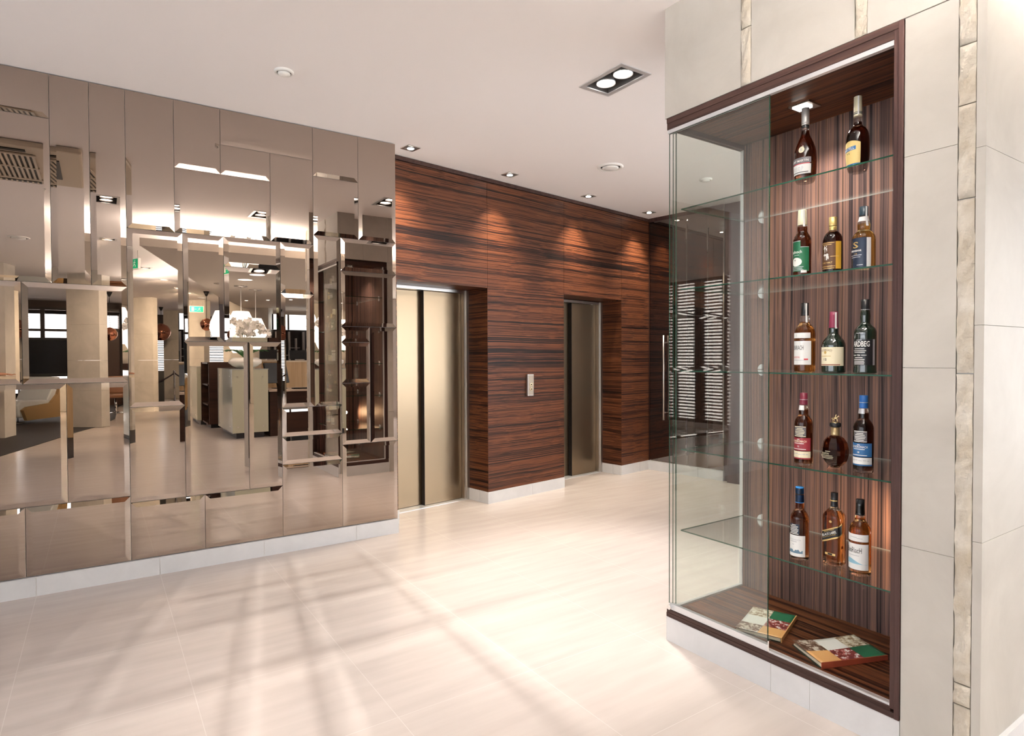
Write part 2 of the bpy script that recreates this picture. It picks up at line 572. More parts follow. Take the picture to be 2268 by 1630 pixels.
b.box(1.6, 6.5, D0 + .385, D0 + .40, 2.03, CZ)
b.build('panel_backing', M_DARKGAP, root, local=True)

b = MB()
for w0, w1, js in ((3.776, 4.845, [4.36]), (5.836, 6.39, [6.2])):
    e = [w0 - .0025] + js + [w1]
    for i in range(len(e) - 1):
        b.box(e[i] + (.0015 if i else 0), e[i + 1] - (.0015 if i < len(e) - 2 else 0), D0 - .006, D0 + .02, 0, .112)
    b.box(w0 - .0025, w0 + .02, D0 + .0215, D0 + .12, 0, .112)
    b.box(w0 - .0025, w0 + .02, D0 + .123, D0 + .285, 0, .112)
    b.box(w0 + .003, w1 - .003, D0 - .003, D0 + .28, 0, .111, 1)
b.box(2.0, 2.79, D0 - .006, D0 + .285, 0, .112)
o = b.build('baseboard_back', [M_SKIRT, M_JOINT])
o.rotation_euler = (0, 0, AW); WM[o.name] = Matrix.Rotation(AW, 4, 'Z')
struct(o, 'pale stone skirting below the wood panelled lift wall', 'baseboard')

def lift(nm, w0, w1, label):
    r = thing(nm, label, 'lift door', (0, 0, 0), AW, None, 'structure')
    f = MB()
    f.box(w1 - .030, w1 - .0015, D0 + .283, D0 + .40, 0, 2.049)
    f.box(w1 - .05, w1 - .030, D0 + .30, D0 + .40, 0, 2.049)
    f.box(w0 + .001, w0 + .05, D0 + .283, D0 + .40, 0, 2.049)
    f.box(w0 + .05, w1 - .05, D0 + .30, D0 + .44, 2.022, 2.049)
    f.build('door_frame', M_STEEL, r, local=True)
    s = w0 + .535
    MB().box(s - .03, w1 - .052, D0 + .345, D0 + .375, .008, 2.02, c=.003).build('door_leaf', M_LIFT, r, local=True)
    MB().box(w0 + .05, s + .01, D0 + .395, D0 + .425, .008, 2.02, c=.003).build('door_leaf', M_LIFT, r, local=True)
    MB().box(s - .034, s - .0305, D0 + .34, D0 + .39, .008, 2.02).build('rubber_seal', M_BLACK, r, local=True)
    MB().box(w0 + .001, w1 - .001, D0 + .285, D0 + .45, 0, .006).build('door_sill', M_ALU, r, local=True)
    MB().box(w0, w1, D0 + .45, D0 + .47, 0, 2.05).build('door_backing', M_DARKGAP, r, local=True)
lift('door_1', 2.785, 3.78, 'left lift door of brushed steel beside the mirror wall')
lift('door_2', 4.845, 5.84, 'right lift door of brushed steel, seen between the wood panels')

r = thing('lift_call_panel', 'small steel lift call panel with two round buttons between the lifts', 'call panel', (0, 0, 0), AW)
MB().box(4.277, 4.362, D0 - .032, D0 + .001, 1.005, 1.225, c=.006).build('housing', M_STEEL, r, local=True)
MB().box(4.285, 4.354, D0 - .034, D0 - .031, 1.018, 1.213).build('face_plate', mat('champagne_metal', (.42, .36, .29), .3, 1.), r, local=True)
for z in (1.12, 1.075):
    q = MB().cyl((4.32, D0 - .041, z), (4.32, D0 - .033, z), .0155, n=24).build('button', mat('brass_ring', (.85, .74, .5), .2, 1.), r, local=True)
    MB().cyl((4.32, D0 - .0425, z), (4.32, D0 - .040, z), .008, n=20).build('button_lens', M_BLACK, q, local=True)

# ---- dark mirror return wall at the end of the lift wall
r = thing('mirror_return', 'dark grey mirror panels on the return wall right of the lifts', 'mirror', (0, 0, 0), AW)
edges = [D0 - .008, 3.91, 3.64, 3.44]
for i in range(3):
    b = MB()
    bevel_panel(b, edges[i + 1], edges[i], .114, 3.04, .012, .0015, .012, rnd.uniform(-.0005, .0005), 0, lambda u, z, d: (6.39 + d, u, z))
    b.build('mirror_panel', [M_DMIRROR, M_MEDGE], r, local=True)
b = MB().box(6.402, 6.6, 3.20, D0 + .4, 0, CZ)
b.box(6.385, 6.405, 3.44, D0 - .008, 3.042, CZ)
o = b.build('wall_return', M_FRAMEZ)
o.rotation_euler = (0, 0, AW); WM[o.name] = Matrix.Rotation(AW, 4, 'Z')
struct(o, 'return wall carrying the dark mirror panels', 'wall')
b = MB()
for a, c in ((3.44, 3.75), (3.753, 4.1), (4.103, D0 - .006)):
    b.box(6.374, 6.41, a, c, 0, .112)
o = b.build('baseboard_return', M_SKIRT)
o.rotation_euler = (0, 0, AW); WM[o.name] = Matrix.Rotation(AW, 4, 'Z')
struct(o, 'pale stone skirting below the dark mirror return', 'baseboard')
b = MB().box(6.33, 6.40, 3.21, 3.37, 0, 2.62, c=.004)
o = b.build('wood_post', M_FRAMEZ)
o.rotation_euler = (0, 0, AW); WM[o.name] = Matrix.Rotation(AW, 4, 'Z')
tag(o, 'dark wood post beside the dark mirror return, seen through the cabinet glass', 'post')
r = thing('pull_handle', 'slim vertical steel pull bar on the dark mirror return', 'handle', (0, 0, 0), AW)
MB().cyl((6.345, 4.195, .63), (6.345, 4.195, 1.65), .011, n=14).build('bar', M_STEEL, r, local=True)
for z in (.72, 1.56):
    MB().cyl((6.345, 4.195, z), (6.3885, 4.195, z), .008, n=10).build('standoff', M_STEEL, r, local=True)

# ---- outer walls behind the camera
def wall_open(along, u0, u1, f0, f1, opens):
    b = MB()
    def bx(a, c, z0, z1):
        if along == 'x': b.box(a, c, f0, f1, z0, z1)
        else: b.box(f0, f1, a, c, z0, z1)
    cur = u0
    for a, c, z0, z1 in opens:
        bx(cur, a, 0, CZ)
        if z0 > 0: bx(a, c, 0, z0)
        bx(a, c, z1, CZ)
        cur = c
    bx(cur, u1, 0, CZ)
    return b
struct(wall_open('y', -18.2, 4.8, -5.2, -5.0, [(-2.4, 4.2, .1, 2.9)]).build('wall_side', M_CEIL), 'side wall with full height glazing', 'wall')
struct(wall_open('y', -18.2, 4.3, 7.5, 7.7, [(-3.3, .7, .2, 2.8)]).build('wall_east', M_CEIL), 'side wall with a wide window behind the cabinet', 'wall')
struct(wall_open('x', .66, 7.7, -18.2, -18, [(1.2, 5.8, .35, 2.75)]).build('wall_far', mat('dark_panelling', (.05, .03, .022), .5)), 'far wall with a blinded window', 'wall')
struct(MB().box(.66, .78, -18, -13.4, 0, CZ).build('wall_jog', MATS['dark_panelling']), 'short dark wall beside the lounge window', 'wall')
struct(wall_open('x', -5.0, .78, -13.4, -13.25, [(-4.1, .6, .35, 2.76)]).build('wall_lounge', MATS['dark_panelling']), 'dark window wall closing the lounge', 'wall')
struct(MB().box(5.93, 7.7, 4.19, 4.4, 0, CZ).build('wall_corner', M_CEIL), 'wall beyond the wood post', 'wall')
MF_ = mat('dark_window_frame', (.025, .018, .016), .4)
def window(nm, along, u0, u1, f, z0, z1, n, label, rails=()):
    r = thing(nm, label, 'window', ((u0 + u1) / 2, f, z0) if along == 'x' else (f, (u0 + u1) / 2, z0), 0, None, 'structure')
    b = MB(); g = MB()
    def bx(q, a, c, za, zb, t):
        if along == 'x': q.box(a, c, f - t, f + t, za, zb)
        else: q.box(f - t, f + t, a, c, za, zb)
    for i in range(n + 1):
        u = u0 + (u1 - u0) * i / n
        h = .03 if n < 9 else .075 + .035 * math.sin(i * 2.3)
        bx(b, u - h, u + h, z0, z1, .03)
    for z in [z0 + .03, z1 - .03] + list(rails):
        bx(b, u0, u1, z - .03, z + .03, .029)
    bx(g, u0, u1, z0, z1, .004)
    b.build('window_frame', MF_, r); g.build('window_pane', M_PANE, r)
window('window_1', 'y', -2.4, 4.2, -5.1, .1, 2.9, 11, 'tall lobby glazing left of the camera')
window('window_2', 'y', -3.3, .7, 7.6, .2, 2.8, 3, 'wide window on the right side of the lobby')
window('window_3', 'x', -4.1, .6, -13.32, .35, 2.76, 5, 'dark framed window behind the television, reflected in the mirror wall', (1.95,))
window('window_4', 'x', 1.2, 5.8, -18.1, .35, 2.75, 4, 'dark framed window with slatted blind behind the copper lamps')
M_SLAT = mat('dark_blind_slat', (.03, .028, .03), .5)
for nm, (a, c), lab in (('window_blind', (1.2, 5.8), 'dark horizontal slat blind far behind the rope stand, reflected in the mirrors'), ('window_blind', (-4.1, .6), 'open slat blind on the window behind the television')):
    b = MB()
    k = 0
    for i in range(36):
        z = .4 + i * .065
        if c > 1: b.box(a, c, -17.95, -17.92, z, z + .034)
        else: b.box(a, c, -13.22, -13.19, z, z + .007)
    tag(b.build(nm, M_SLAT), lab, 'blind')
b = MB()
for i in range(44):
    b.box(-4.97, -4.95, -2.4, 4.2, .14 + i * .0625, .14 + i * .0625 + .030)
tag(b.build('window_blind', M_SLAT), 'slatted blind on the tall glazing left of the camera', 'blind')

# ------------------------------------------------------------------ stone pier with the display cabinet
root = thing('wall_right', 'cream limestone pier that the glass display cabinet is built into', 'stone pier', (XC, .777, 0), 0, None, 'structure')
def slab(x0, x1, y0, y1, z0, z1):
    MB().box(x0, x1, y0, y1, z0, z1, c=.0006).build('stone_slab', M_STONE, root)
g = .0006
X0, X1 = XC, XC + .03
for (y0, y1) in ((1.663, 2.09), (1.182, 1.613), (.853, 1.138)):
    slab(X0, X1, y0 + g, y1 - g, 2.556, CZ)
for z0, z1 in ((0, .738), (.738, 1.357), (1.357, 2.08), (2.08, 2.553)):
    slab(X0, X1, .853 + g, 1.0125 - g, z0 + g, z1 - g)
XB = 3.3
for z0, z1 in ((0, .804), (.804, 1.494), (1.494, 2.054), (2.054, 2.62), (2.62, CZ)):
    slab(X0, 2.72 - g, .777, .803, z0 + g, z1 - g)
    slab(2.72 + g, XB, .777, .803, z0 + g, z1 - g)
    slab(XB - .03, XB, .806, 2.06, z0 + g, z1 - g)
for x0, x1 in ((X1 + .002, 2.62), (2.62, 2.93), (2.93, XB - .0)):
    slab(x0 + g, x1 - g, 2.064, 2.09, 2.556, CZ)
for z0, z1 in ((0, .738), (.738, 1.357), (1.357, 2.08), (2.08, 2.556)):
    slab(2.925, XB, 2.064, 2.09, z0 + g, z1 - g)
rs = random.Random(5)
def rough_strip(y0, y1, z0, z1):
    ny, nz = 6, max(8, int((z1 - z0) / .012))
    vs, fs = [], []
    ph = [rs.uniform(0, 6) for _ in range(6)]
    for j in range(nz + 1):
        z = z0 + .002 + (z1 - z0 - .004) * j / nz
        w = .002 * math.sin(z * 31 + ph[0]) + .0015 * math.sin(z * 83 + ph[1])
        for i in range(ny + 1):
            t = i / ny
            y = y0 + (y1 - y0) * t + w * (1 if i == ny else .4)
            h = .010 + .006 * math.sin(z * 17 + t * 3 + ph[2]) + .004 * math.sin(z * 61 + t * 7 + ph[3]) + rs.uniform(-.0025, .0025)
            if i in (0, ny) or j in (0, nz): h = min(h, .005)
            vs.append((X0 - h + .006, y, z))
    for j in range(nz):
        for i in range(ny):
            a = j * (ny + 1) + i
            fs.append((a, a + 1, a + ny + 2, a + ny + 1))
    b = MB().add(vs, fs, 0, True)
    b.box(X0 + .004, X1, y0, y1, z0 + .002, z1 - .002)
    b.build('split_face_strip', M_ROUGH, root)
for z0, z1 in ((0, .26), (.26, .33), (.33, 1.34), (1.34, 1.90), (1.90, 2.20), (2.20, 2.39), (2.39, CZ)):
    rough_strip(.8055, .8515, z0, z1)
for z0, z1 in ((2.556, 2.80), (2.80, CZ)):
    rough_strip(1.6145, 1.6615, z0, z1)
    rough_strip(1.1395, 1.1805, z0, z1)
b = MB()
b.box(X0 + .012, XB - .02, .79, 2.075, 2.575, CZ)
b.box(X0 + .012, XB - .02, .79, 1.01, 0, 2.575)
b.box(2.91, XB - .02, 1.0, 2.075, 0, 2.575)
b.box(X0 + .012, 2.93, 1.0, 2.065, 0, .115)
b.build('pier_core', M_JOINT, root)
b = MB()
skirting(b, 1.014, 2.078, [1.34, 1.509], 'y', XC - .002, XC + .05, .118)
b.box(XC + .01, 2.925, 2.05, 2.079, 0, .117)
struct(b.build('baseboard_cabinet', [M_SKIRT, M_JOINT]), 'pale grey stone plinth under the display cabinet', 'baseboard')
b = MB().box(2.42, XB, .762, .78, 0, .135)
struct(b.build('baseboard_pier', M_SKIRT), 'grey stone skirting at the side of the pier', 'baseboard')

# ---- the cabinet
cab = thing('display_cabinet', 'tall lit glass display cabinet with dark wood frame and five glass shelves', 'display cabinet', (XC, 1.54, .118))
def mould(b, y0, y1, z0, z1, inner):
    b.box(XC - .006, XC + .038, y0, y1, z0, z1, c=.002)
YL, YR = 2.076, 1.014
b = MB(); b.box(XC - .004, XC + .036, YR, YL, 2.528, 2.553, c=.002).box(XC - .001, XC + .036, YR + .03, YL, 2.497, 2.530, c=.002)
b.build('top_rail', M_FRAME, cab)
b = MB(); b.box(XC - .004, XC + .036, YR, YL, .119, .140, c=.002).box(XC - .001, XC + .036, YR + .03, YL, .138, .156, c=.002)
b.build('bottom_rail', M_FRAME, cab)
b = MB(); b.box(XC - .006, XC + .036, YR, YR + .017, .119, 2.553, c=.002).box(XC - .002, XC + .036, YR + .015, YR + .033, .15, 2.53, c=.002)
b.build('upright', M_FRAMEZ, cab)
MFX = wood('dark_stained_wood_side', 0, [(.35, (.020, .010, .008)), (.5, (.042, .021, .017)), (.65, (.07, .037, .030))], fine=140, along=1.5, wob=.002, rough=.4)
MB().box(XC + .037, 2.92, 2.045, YL, 2.497, 2.553, c=.002).build('top_rail', MFX, cab)
MB().box(XC + .037, 2.92, 2.045, YL, .119, .156, c=.002).build('bottom_rail', MFX, cab)
MB().box(2.882, 2.921, 2.045, YL, .157, 2.496, c=.002).build('upright', M_FRAMEZ, cab)
MB().box(2.876, 2.895, 1.03, 2.055, .141, 2.54).build('back_panel', M_WOODV, cab)
MB().box(XC + .037, 2.876, 1.028, 1.046, .16, 2.52).build('side_panel', M_WOODV, cab)
MB().box(XC + .037, 2.876, 1.03, 2.044, .14, .160).build('floor_board', M_WOODY, cab)
MB().box(XC + .037, 2.876, 1.03, 2.044, 2.520, 2.54).build('ceiling_board', M_WOODY, cab)

def pane(x0, x1, y0, y1, z0, z1, name, parent, thin):
    """glass slab: clear faces across the thin axis, green ground edges on the rest"""
    b = MB()
    vs = [(x0, y0, z0), (x1, y0, z0), (x1, y1, z0), (x0, y1, z0), (x0, y0, z1), (x1, y0, z1), (x1, y1, z1), (x0, y1, z1)]
    fs = {'z': [(3, 2, 1, 0), (4, 5, 6, 7)], 'y': [(0, 1, 5, 4), (2, 3, 7, 6)], 'x': [(1, 2, 6, 5), (3, 0, 4, 7)]}
    for ax in 'xyz':
        if ax == 'x' and thin == 'z':      # the edge against the back panel is polished pale
            b.add(vs, fs[ax][1:], 1).add(vs, fs[ax][:1], 2)
        else:
            b.add(vs, fs[ax], 0 if ax == thin else 1)
    return b.build(name, [M_GLASS, M_EDGE, M_EDGEB], parent)
d1 = pane(XC + .006, XC + .012, 1.53, 2.068, .172, 2.478, 'glass_door', cab, 'x')
MB().box(XC + .003, XC + .016, 1.525, 2.066, .157, .186, c=.001).build('door_rail', M_ALU, d1)
MB().box(XC + .002, XC + .017, 1.521, 1.527, .160, .205).build('end_clip', M_CHROME, d1)
MB().cyl((XC - .010, 2.052, .172), (XC + .004, 2.052, .172), .009, n=20).cyl((XC - .014, 2.052, .172), (XC - .009, 2.052, .172), .012, n=20).build('lock_knob', M_CHROME, d1)
d2 = pane(XC + .022, XC + .028, 1.542, 2.060, .168, 2.480, 'glass_door', cab, 'x')
MB().box(XC + .019, XC + .031, 1.540, 2.058, .157, .182, c=.001).build('door_rail', M_ALU, d2)
b = MB().box(XC + .001, XC + .016, 1.048, 2.072, 2.479, 2.4965).box(XC + .019, XC + .034, 1.048, 2.072, 2.485, 2.4965)
b.build('top_track', M_ALU, cab)
b = MB().box(XC + .003, XC + .014, 1.048, 1.524, .1565, .165).box(XC + .02, XC + .03, 1.048, 1.538, .1565, .163)
b.build('bottom_track', M_ALU, cab)
pane(XC + .045, 2.872, 2.055, 2.063, .158, 2.497, 'side_glass', cab, 'y')
MB().box(2.870, 2.884, 2.049, 2.067, .158, 2.496).build('side_channel', M_ALU, cab)
MB().box(XC + .03, 2.872, 2.050, 2.068, .1565, .166).build('side_channel', M_ALU, cab)
SHELF = [2.117, 1.727, 1.326, .940, .540]
for z in SHELF:
    s_ = pane(2.374, 2.8755, 1.048, 2.045, z - .003, z + .003, 'glass_shelf', cab, 'z')
    for y in (1.93, 1.16):
        hd = [(y + .024 * math.sin(PI * k / 16), z + .030 * math.cos(PI * k / 16)) for k in range(17)]
        b = MB()
        for sg in (1, -1):
            pl = [(yy, zz) for yy, zz in hd if (zz - z) * sg >= 0]
            pl = [(yy, z + sg * max(abs(zz - z), .0048)) for yy, zz in pl] + [(y, z + sg * .0048)]
            if sg < 0: pl = pl[:-1] + [(y, z - .0048)]
            m_ = len(pl)
            b.add([(2.862, yy, zz) for yy, zz in pl] + [(2.877, yy, zz) for yy, zz in pl], [tuple(range(m_)), tuple(range(2 * m_ - 1, m_ - 1, -1))] + [(k, (k + 1) % m_, m_ + (k + 1) % m_, m_ + k) for k in range(m_)])
        b.build('shelf_support', M_ALU, s_)
dl = MB().box(2.592, 2.688, 1.522, 1.618, 2.512, 2.5205).build('downlight', M_STEEL, cab)
MB().box(2.603, 2.66, 1.545, 1.606, 2.508, 2.513).build('light_lens', M_LAMP, dl)
pk = MB().cyl((2.74, 1.0455, .66), (2.74, 1.066, .66), .028, n=24).build('added_puck_light', M_STEEL, cab)  # unseen puck fitting added to cause the warm glow low on the back panel
MB().cyl((2.74, 1.066, .66), (2.74, 1.068, .66), .021, n=24).build('light_lens', M_LAMP, pk)  # lens of the added puck light
lamp('cabinet_downlight', (2.63, 1.57, 2.50), 20, 130, .8, WARMW, (2.63, 1.5, 0), .025)
lamp('added_puck_beam', (2.74, 1.075, .66), 9, 80, 1.0, (1, .66, .38), (2.876, 1.30, .67), .015)

# ------------------------------------------------------------------ bottles
INK_W = mat('white_ink', (.86, .85, .80), .5)
INK_K = mat('black_ink', (.015, .014, .014), .4)
INK_G = mat('gold_foil', (.78, .56, .22), .28, .7)
INK_R = mat('red_ink', (.55, .06, .07), .5)
INK_S = mat('silver_painted_highlight', (.55, .55, .57), .35, .4)
P_WHITE = mat('white_label_paper', (.84, .84, .82), .5)
P_CREAM = mat('cream_label_paper', (.88, .80, .58), .5)
P_YELL = mat('yellow_label_paper', (.86, .66, .26), .45)
P_BLUE = mat('blue_label_paper', (.03, .14, .34), .4)
P_NAVY = mat('navy_label_paper', (.02, .03, .055), .25)
P_BLACK = mat('black_label_paper', (.014, .014, .016), .3)
P_GREEN = mat('green_label_paper', (.012, .11, .05), .4)
P_BROWN = mat('brown_label_paper', (.10, .045, .02), .4)
P_GOLD = mat('gold_label_paper', (.72, .42, .05), .35, .2)
P_WINE = mat('wine_red_label_paper', (.30, .03, .045), .4)
P_GREY = mat('grey_label_paper', (.14, .13, .14), .4)
P_SKY = mat('pale_blue_print', (.30, .55, .68), .5)
C_SILV = mat('silver_foil_cap', (.72, .72, .72), .32, .6)
C_IVORY = mat('ivory_foil_cap', (.86, .80, .58), .35, .2)
C_GOLD = mat('gold_foil_cap', (.85, .64, .25), .28, .6)
C_BLACK = mat('black_foil_cap', (.018, .018, .02), .25)
C_NAVY = mat('navy_foil_cap', (.012, .03, .045), .3)
C_MAG = mat('magenta_foil_cap', (.24, .03, .07), .35)
C_WINE = mat('wine_foil_cap', (.19, .022, .045), .35)
C_BLUE = mat('royal_blue_foil_cap', (.02, .12, .38), .35)
C_SKYB = mat('bright_blue_foil_cap', (.05, .34, .85), .35)

class Bottle:
    def __init__(s, label, X, Y, z, H, R, prof, glass, liq=(.03, .9), rot=0, square=False, n=44, flat=False):
        s.H, s.R, s.sq = H, R, square
        s.prof = [(r * R, h * H) for r, h in prof]
        s.rot = R_(rot)
        s.root = thing('whisky_bottle' if 'cognac' not in label else 'cognac_bottle', label, 'bottle', (X, Y, z), s.rot, 'spirit bottles in the display cabinet')
        # refine the profile so the shoulders are round
        pr = [(0.0015, .004)]
        pts = [(s.prof[0][0] * .86, 0.0)] + s.prof
        for i in range(len(pts) - 1):
            k = 3
            for j in range(k):
                t = j / k
                if i and i < len(pts) - 2 and not flat:
                    p0, p1, p2, p3 = pts[i - 1], pts[i], pts[i + 1], pts[i + 2]
                    r_ = .5 * (2 * p1[0] + (p2[0] - p0[0]) * t + (2 * p0[0] - 5 * p1[0] + 4 * p2[0] - p3[0]) * t * t + (3 * p1[0] - p0[0] - 3 * p2[0] + p3[0]) * t ** 3)
                else:
                    r_ = pts[i][0] * (1 - t) + pts[i + 1][0] * t
                pr.append((max(r_, .001), pts[i][1] * (1 - t) + pts[i + 1][1] * t))
        pr.append(pts[-1])
        s.full = pr
        b = MB()
        l0, l1 = liq[0] * H, liq[1] * H
        b.lathe(pr, n=n, mif=lambda z_: 1 if l0 < z_ < l1 else 0, sm=not flat)
        if square:
            b.v = [s.shape(q) for q in b.v]
        b.build('glass_body', [G_CLEAR, glass], s.root, local=True)
    def k(s, z):
        t = min(max((s.H * .79 - z) / (s.H * .11), 0), 1)
        return t * t * (3 - 2 * t)
    def shape(s, q):
        x, y, z = q
        r = math.hypot(x, y)
        if r < 1e-6: return q
        a = math.atan2(y, x)
        e = 7
        f = (abs(math.cos(a)) ** e + abs(math.sin(a)) ** e) ** (-1 / e)
        f = 1 + (f - 1) * s.k(z) * .8
        return (x * f, y * f, z)
    def r(s, z):
        p = s.full
        for i in range(1, len(p) - 1):
            if p[i][1] <= z <= p[i + 1][1] and p[i + 1][1] > p[i][1]:
                t = (z - p[i][1]) / (p[i + 1][1] - p[i][1])
                return p[i][0] * (1 - t) + p[i + 1][0] * t
        return p[-1][0]
    def pt(s, a, z, off):
        rr = s.r(z) + off
        q = (rr * math.cos(PI + a), rr * math.sin(PI + a), z)
        return s.shape(q) if s.sq else q
    def patch(s, name, a0, a1, z0, z1, m_, off=.0005, slant=0., parent=None, top=None, label=None):
        a0, a1 = R_(a0), R_(a1)
        na = max(2, int(abs(a1 - a0) / R_(5))); nz = 6
        vs, fs = [], []
        for j in range(nz + 1):
            for i in range(na + 1):
                u = i / na
                a = a0 + (a1 - a0) * u
                zt = z1 * s.H + (top(u) * s.H if top else 0)
                z = z0 * s.H + (zt - z0 * s.H) * j / nz + slant * (a - (a0 + a1) / 2) * s.R
                vs.append(s.pt(a, z, off))
        for j in range(nz):
            for i in range(na):
                k = j * (na + 1) + i
                fs.append((k, k + na + 1, k + na + 2, k + 1))
        b = MB().add(vs, fs, 0, True)
        return b.build(name, m_, parent or s.root, local=True, label=label)
    def text(s, body, ac, zc, w, h, m_, parent, slant=0., off=.0011, name='lettering', bold=0., arch=0.):
        vs, fs = text_fit(body, w * s.R, h * s.H, bold=bold)
        if vs:                                   # cut the glyphs into narrow strips so that they bend with the glass
            bm = bmesh.new()
            bv = [bm.verts.new((q[0], q[1], 0)) for q in vs]
            for f in fs:
                try: bm.faces.new([bv[i] for i in f])
                except ValueError: pass
            k = -w / 2 + .1
            while k < w / 2:
                bmesh.ops.bisect_plane(bm, geom=bm.verts[:] + bm.edges[:] + bm.faces[:], plane_co=(k * s.R, 0, 0), plane_no=(1, 0, 0))
                k += .1
            bm.verts.index_update()
            vs = [(q.co.x, q.co.y) for q in bm.verts]
            fs = [[q.index for q in f.verts] for f in bm.faces]
            bm.free()
        out = []
        for u, v in vs:
            a = R_(ac) + u / s.R
            z = zc * s.H + v + slant * u - arch * (u / s.R) ** 2 * s.H
            out.append(s.pt(a, z, off))
        if out:
            return MB().add(out, fs).build(name, m_, parent, local=True)
    def disc(s, name, ac, zc, w, h, m_, parent=None, off=.0008):
        vs = [s.pt(R_(ac), zc * s.H, off)]
        n = 28; NR = 5
        for ring in range(1, NR + 1):
            for i in range(n):
                t = 2 * PI * i / n
                vs.append(s.pt(R_(ac) + w / 2 * ring / NR * math.cos(t), zc * s.H + h / 2 * s.H * ring / NR * math.sin(t), off))
        fs = [(0, 1 + i, 1 + (i + 1) % n) for i in range(n)]
        for q in range(NR - 1):
            fs += [(1 + q * n + i, 1 + (q + 1) * n + i, 1 + (q + 1) * n + (i + 1) % n, 1 + q * n + (i + 1) % n) for i in range(n)]
        return MB().add(vs, fs, 0, True).build(name, m_, parent or s.root, local=True)
    def lines(s, rows, m_, parent, off=.0010):
        """tiny print as thin rules: (angle centre, height, width in degrees)"""
        b = MB()
        for ac, zc, wd in rows:
            n = max(2, int(wd / 6))
            for k in range(n):
                a0 = R_(ac - wd / 2 + wd * k / n); a1 = R_(ac - wd / 2 + wd * (k + 1) / n)
                h = .0042 * s.H
                b.add([s.pt(a0, zc * s.H - h, off), s.pt(a1, zc * s.H - h, off), s.pt(a1, zc * s.H + h, off), s.pt(a0, zc * s.H + h, off)], [(0, 1, 2, 3)])
        return tag(b.build('small_print', m_, parent, local=True), kind='stuff')
    def cap(s, name, prof, m_, parent=None, label=None):
        pr = [(r_ * s.R, h * s.H) for r_, h in prof]
        pr = [(pr[0][0] * .9, pr[0][1])] + pr + [(pr[-1][0] * .93, pr[-1][1] + .0006), (.0008, pr[-1][1] + .0008)]
        return MB().lathe(pr, n=32).build(name, m_, parent or s.root, local=True, label=label)
    def strip(s, a, z0, z1, w=.16, m_=None):
        """paper tax strip running down the cap and neck"""
        aw = w / .38 * 28
        b = MB()
        nz = 8
        vs, fs = [], []
        for j in range(nz + 1):
            z = (z0 + (z1 - z0) * j / nz) * s.H
            rr = max(s.r(z), .40 * s.R) + .0016 + (.003 if j == 0 else 0)
            for da in (-aw, -aw / 3, aw / 3, aw):
                q = R_(a + da)
                vs.append((rr * math.cos(PI + q), rr * math.sin(PI + q), z))
        for j in range(nz):
            for i in range(3):
                k = j * 4 + i
                fs.append((k, k + 1, k + 5, k + 4))
        b.add(vs, fs, 0, True)
        b.build('tax_strip', m_ or P_WHITE, s.root, local=True)

# --- top shelf
B = Bottle('teardrop cognac bottle with a round white seal, left on the top shelf', 2.457, 1.457, 2.1202, .31, .044,
           [(.84, .02), (.95, .1), (1, .24), (.99, .33), (.93, .42), (.78, .5), (.58, .57), (.40, .63), (.33, .68), (.30, .73), (.30, .79), (.30, .985)], G_COG, (.06, .69))
B.cap('cap', [(.335, .79), (.345, .80), (.345, .996)], C_SILV)
B.cap('neck_ring', [(.33, .725), (.335, .735), (.335, .755), (.33, .765)], C_BLACK)
B.cap('neck_foil', [(.335, .768), (.335, .788)], C_SILV)
q = B.disc('seal', 10, .415, .56, .085, P_CREAM)
B.text('R', 10, .415, .22, .05, INK_S, q)
q = B.patch('label', -62, 60, .235, .31, P_GREY)
B.text('RÉMY MARTIN', -4, .272, 1.75, .038, INK_W, q, bold=.01)
B.lines([(-2, .228, 110)], INK_R, q)
q = B.patch('label', -62, 60, .095, .222, P_WHITE, label='white lower label')
B.text('V.S.O.P', -8, .165, 1.0, .05, INK_S, q)
B.lines([(-2, .118, 96)], INK_K, q)

B = Bottle('round shouldered cognac bottle with a yellow label and ivory cap, right on the top shelf', 2.494, 1.262, 2.1202, .297, .0415,
           [(.80, .02), (.90, .08), (1, .2), (1.0, .38), (.97, .45), (.88, .52), (.68, .575), (.42, .61), (.35, .64), (.34, .70), (.34, .985)], G_NEARB, (.07, .66), -10)
B.cap('cap', [(.36, .737), (.365, .745), (.35, .998)], C_IVORY)
B.cap('neck_ring', [(.375, .765), (.375, .775)], C_NAVY)
B.cap('neck_ring', [(.375, .785), (.375, .792)], C_NAVY)
B.strip(42, .745, .995, .11)
q = B.patch('label', -58, 50, .07, .365, P_YELL, top=lambda u: .035 * math.sin(PI * u))
w_ = B.patch('name_band', -58, 28, .268, .318, P_BLUE, off=.0008, slant=.08, parent=q)
B.text('MARTELL', -15, .293, 1.25, .036, INK_W, w_, slant=.08, off=.0014, bold=.01)
B.text('V.S', -14, .235, .36, .022, INK_K, q)
B.patch('label_band', -58, 50, .078, .098, P_BLUE, off=.0008, parent=q)

# --- second shelf
B = Bottle('slim bottle with a green label and white oval picture, left on the second shelf', 2.46, 1.47, 1.7302, .28, .0345,
           [(.96, .01), (1, .04), (1, .52), (.98, .56), (.88, .60), (.68, .645), (.56, .68), (.56, .72), (.53, .765), (.46, .985)], G_AMBD, (.04, .755), -3)
B.cap('cap', [(.56, .768), (.545, .79), (.47, .997)], C_IVORY)
B.strip(52, .74, .99, .16)
q = B.patch('label', -78, 80, .075, .43, P_GREEN)
B.patch('label_top', -78, 22, .43, .52, P_GREEN, parent=q)
b = [(-28, .523, 100), (50, .433, 56)]
B.lines(b, INK_S, q)
B.text('Bladnoch', -15, .365, 1.62, .046, INK_W, q, bold=.012)
B.lines([(-6, .315, 40)], INK_S, q)
B.disc('picture_oval', -8, .215, 1.38, .13, INK_W, q, off=.0009)
B.text('v', -16, .24, .22, .026, INK_K, q, off=.0016, bold=.02)
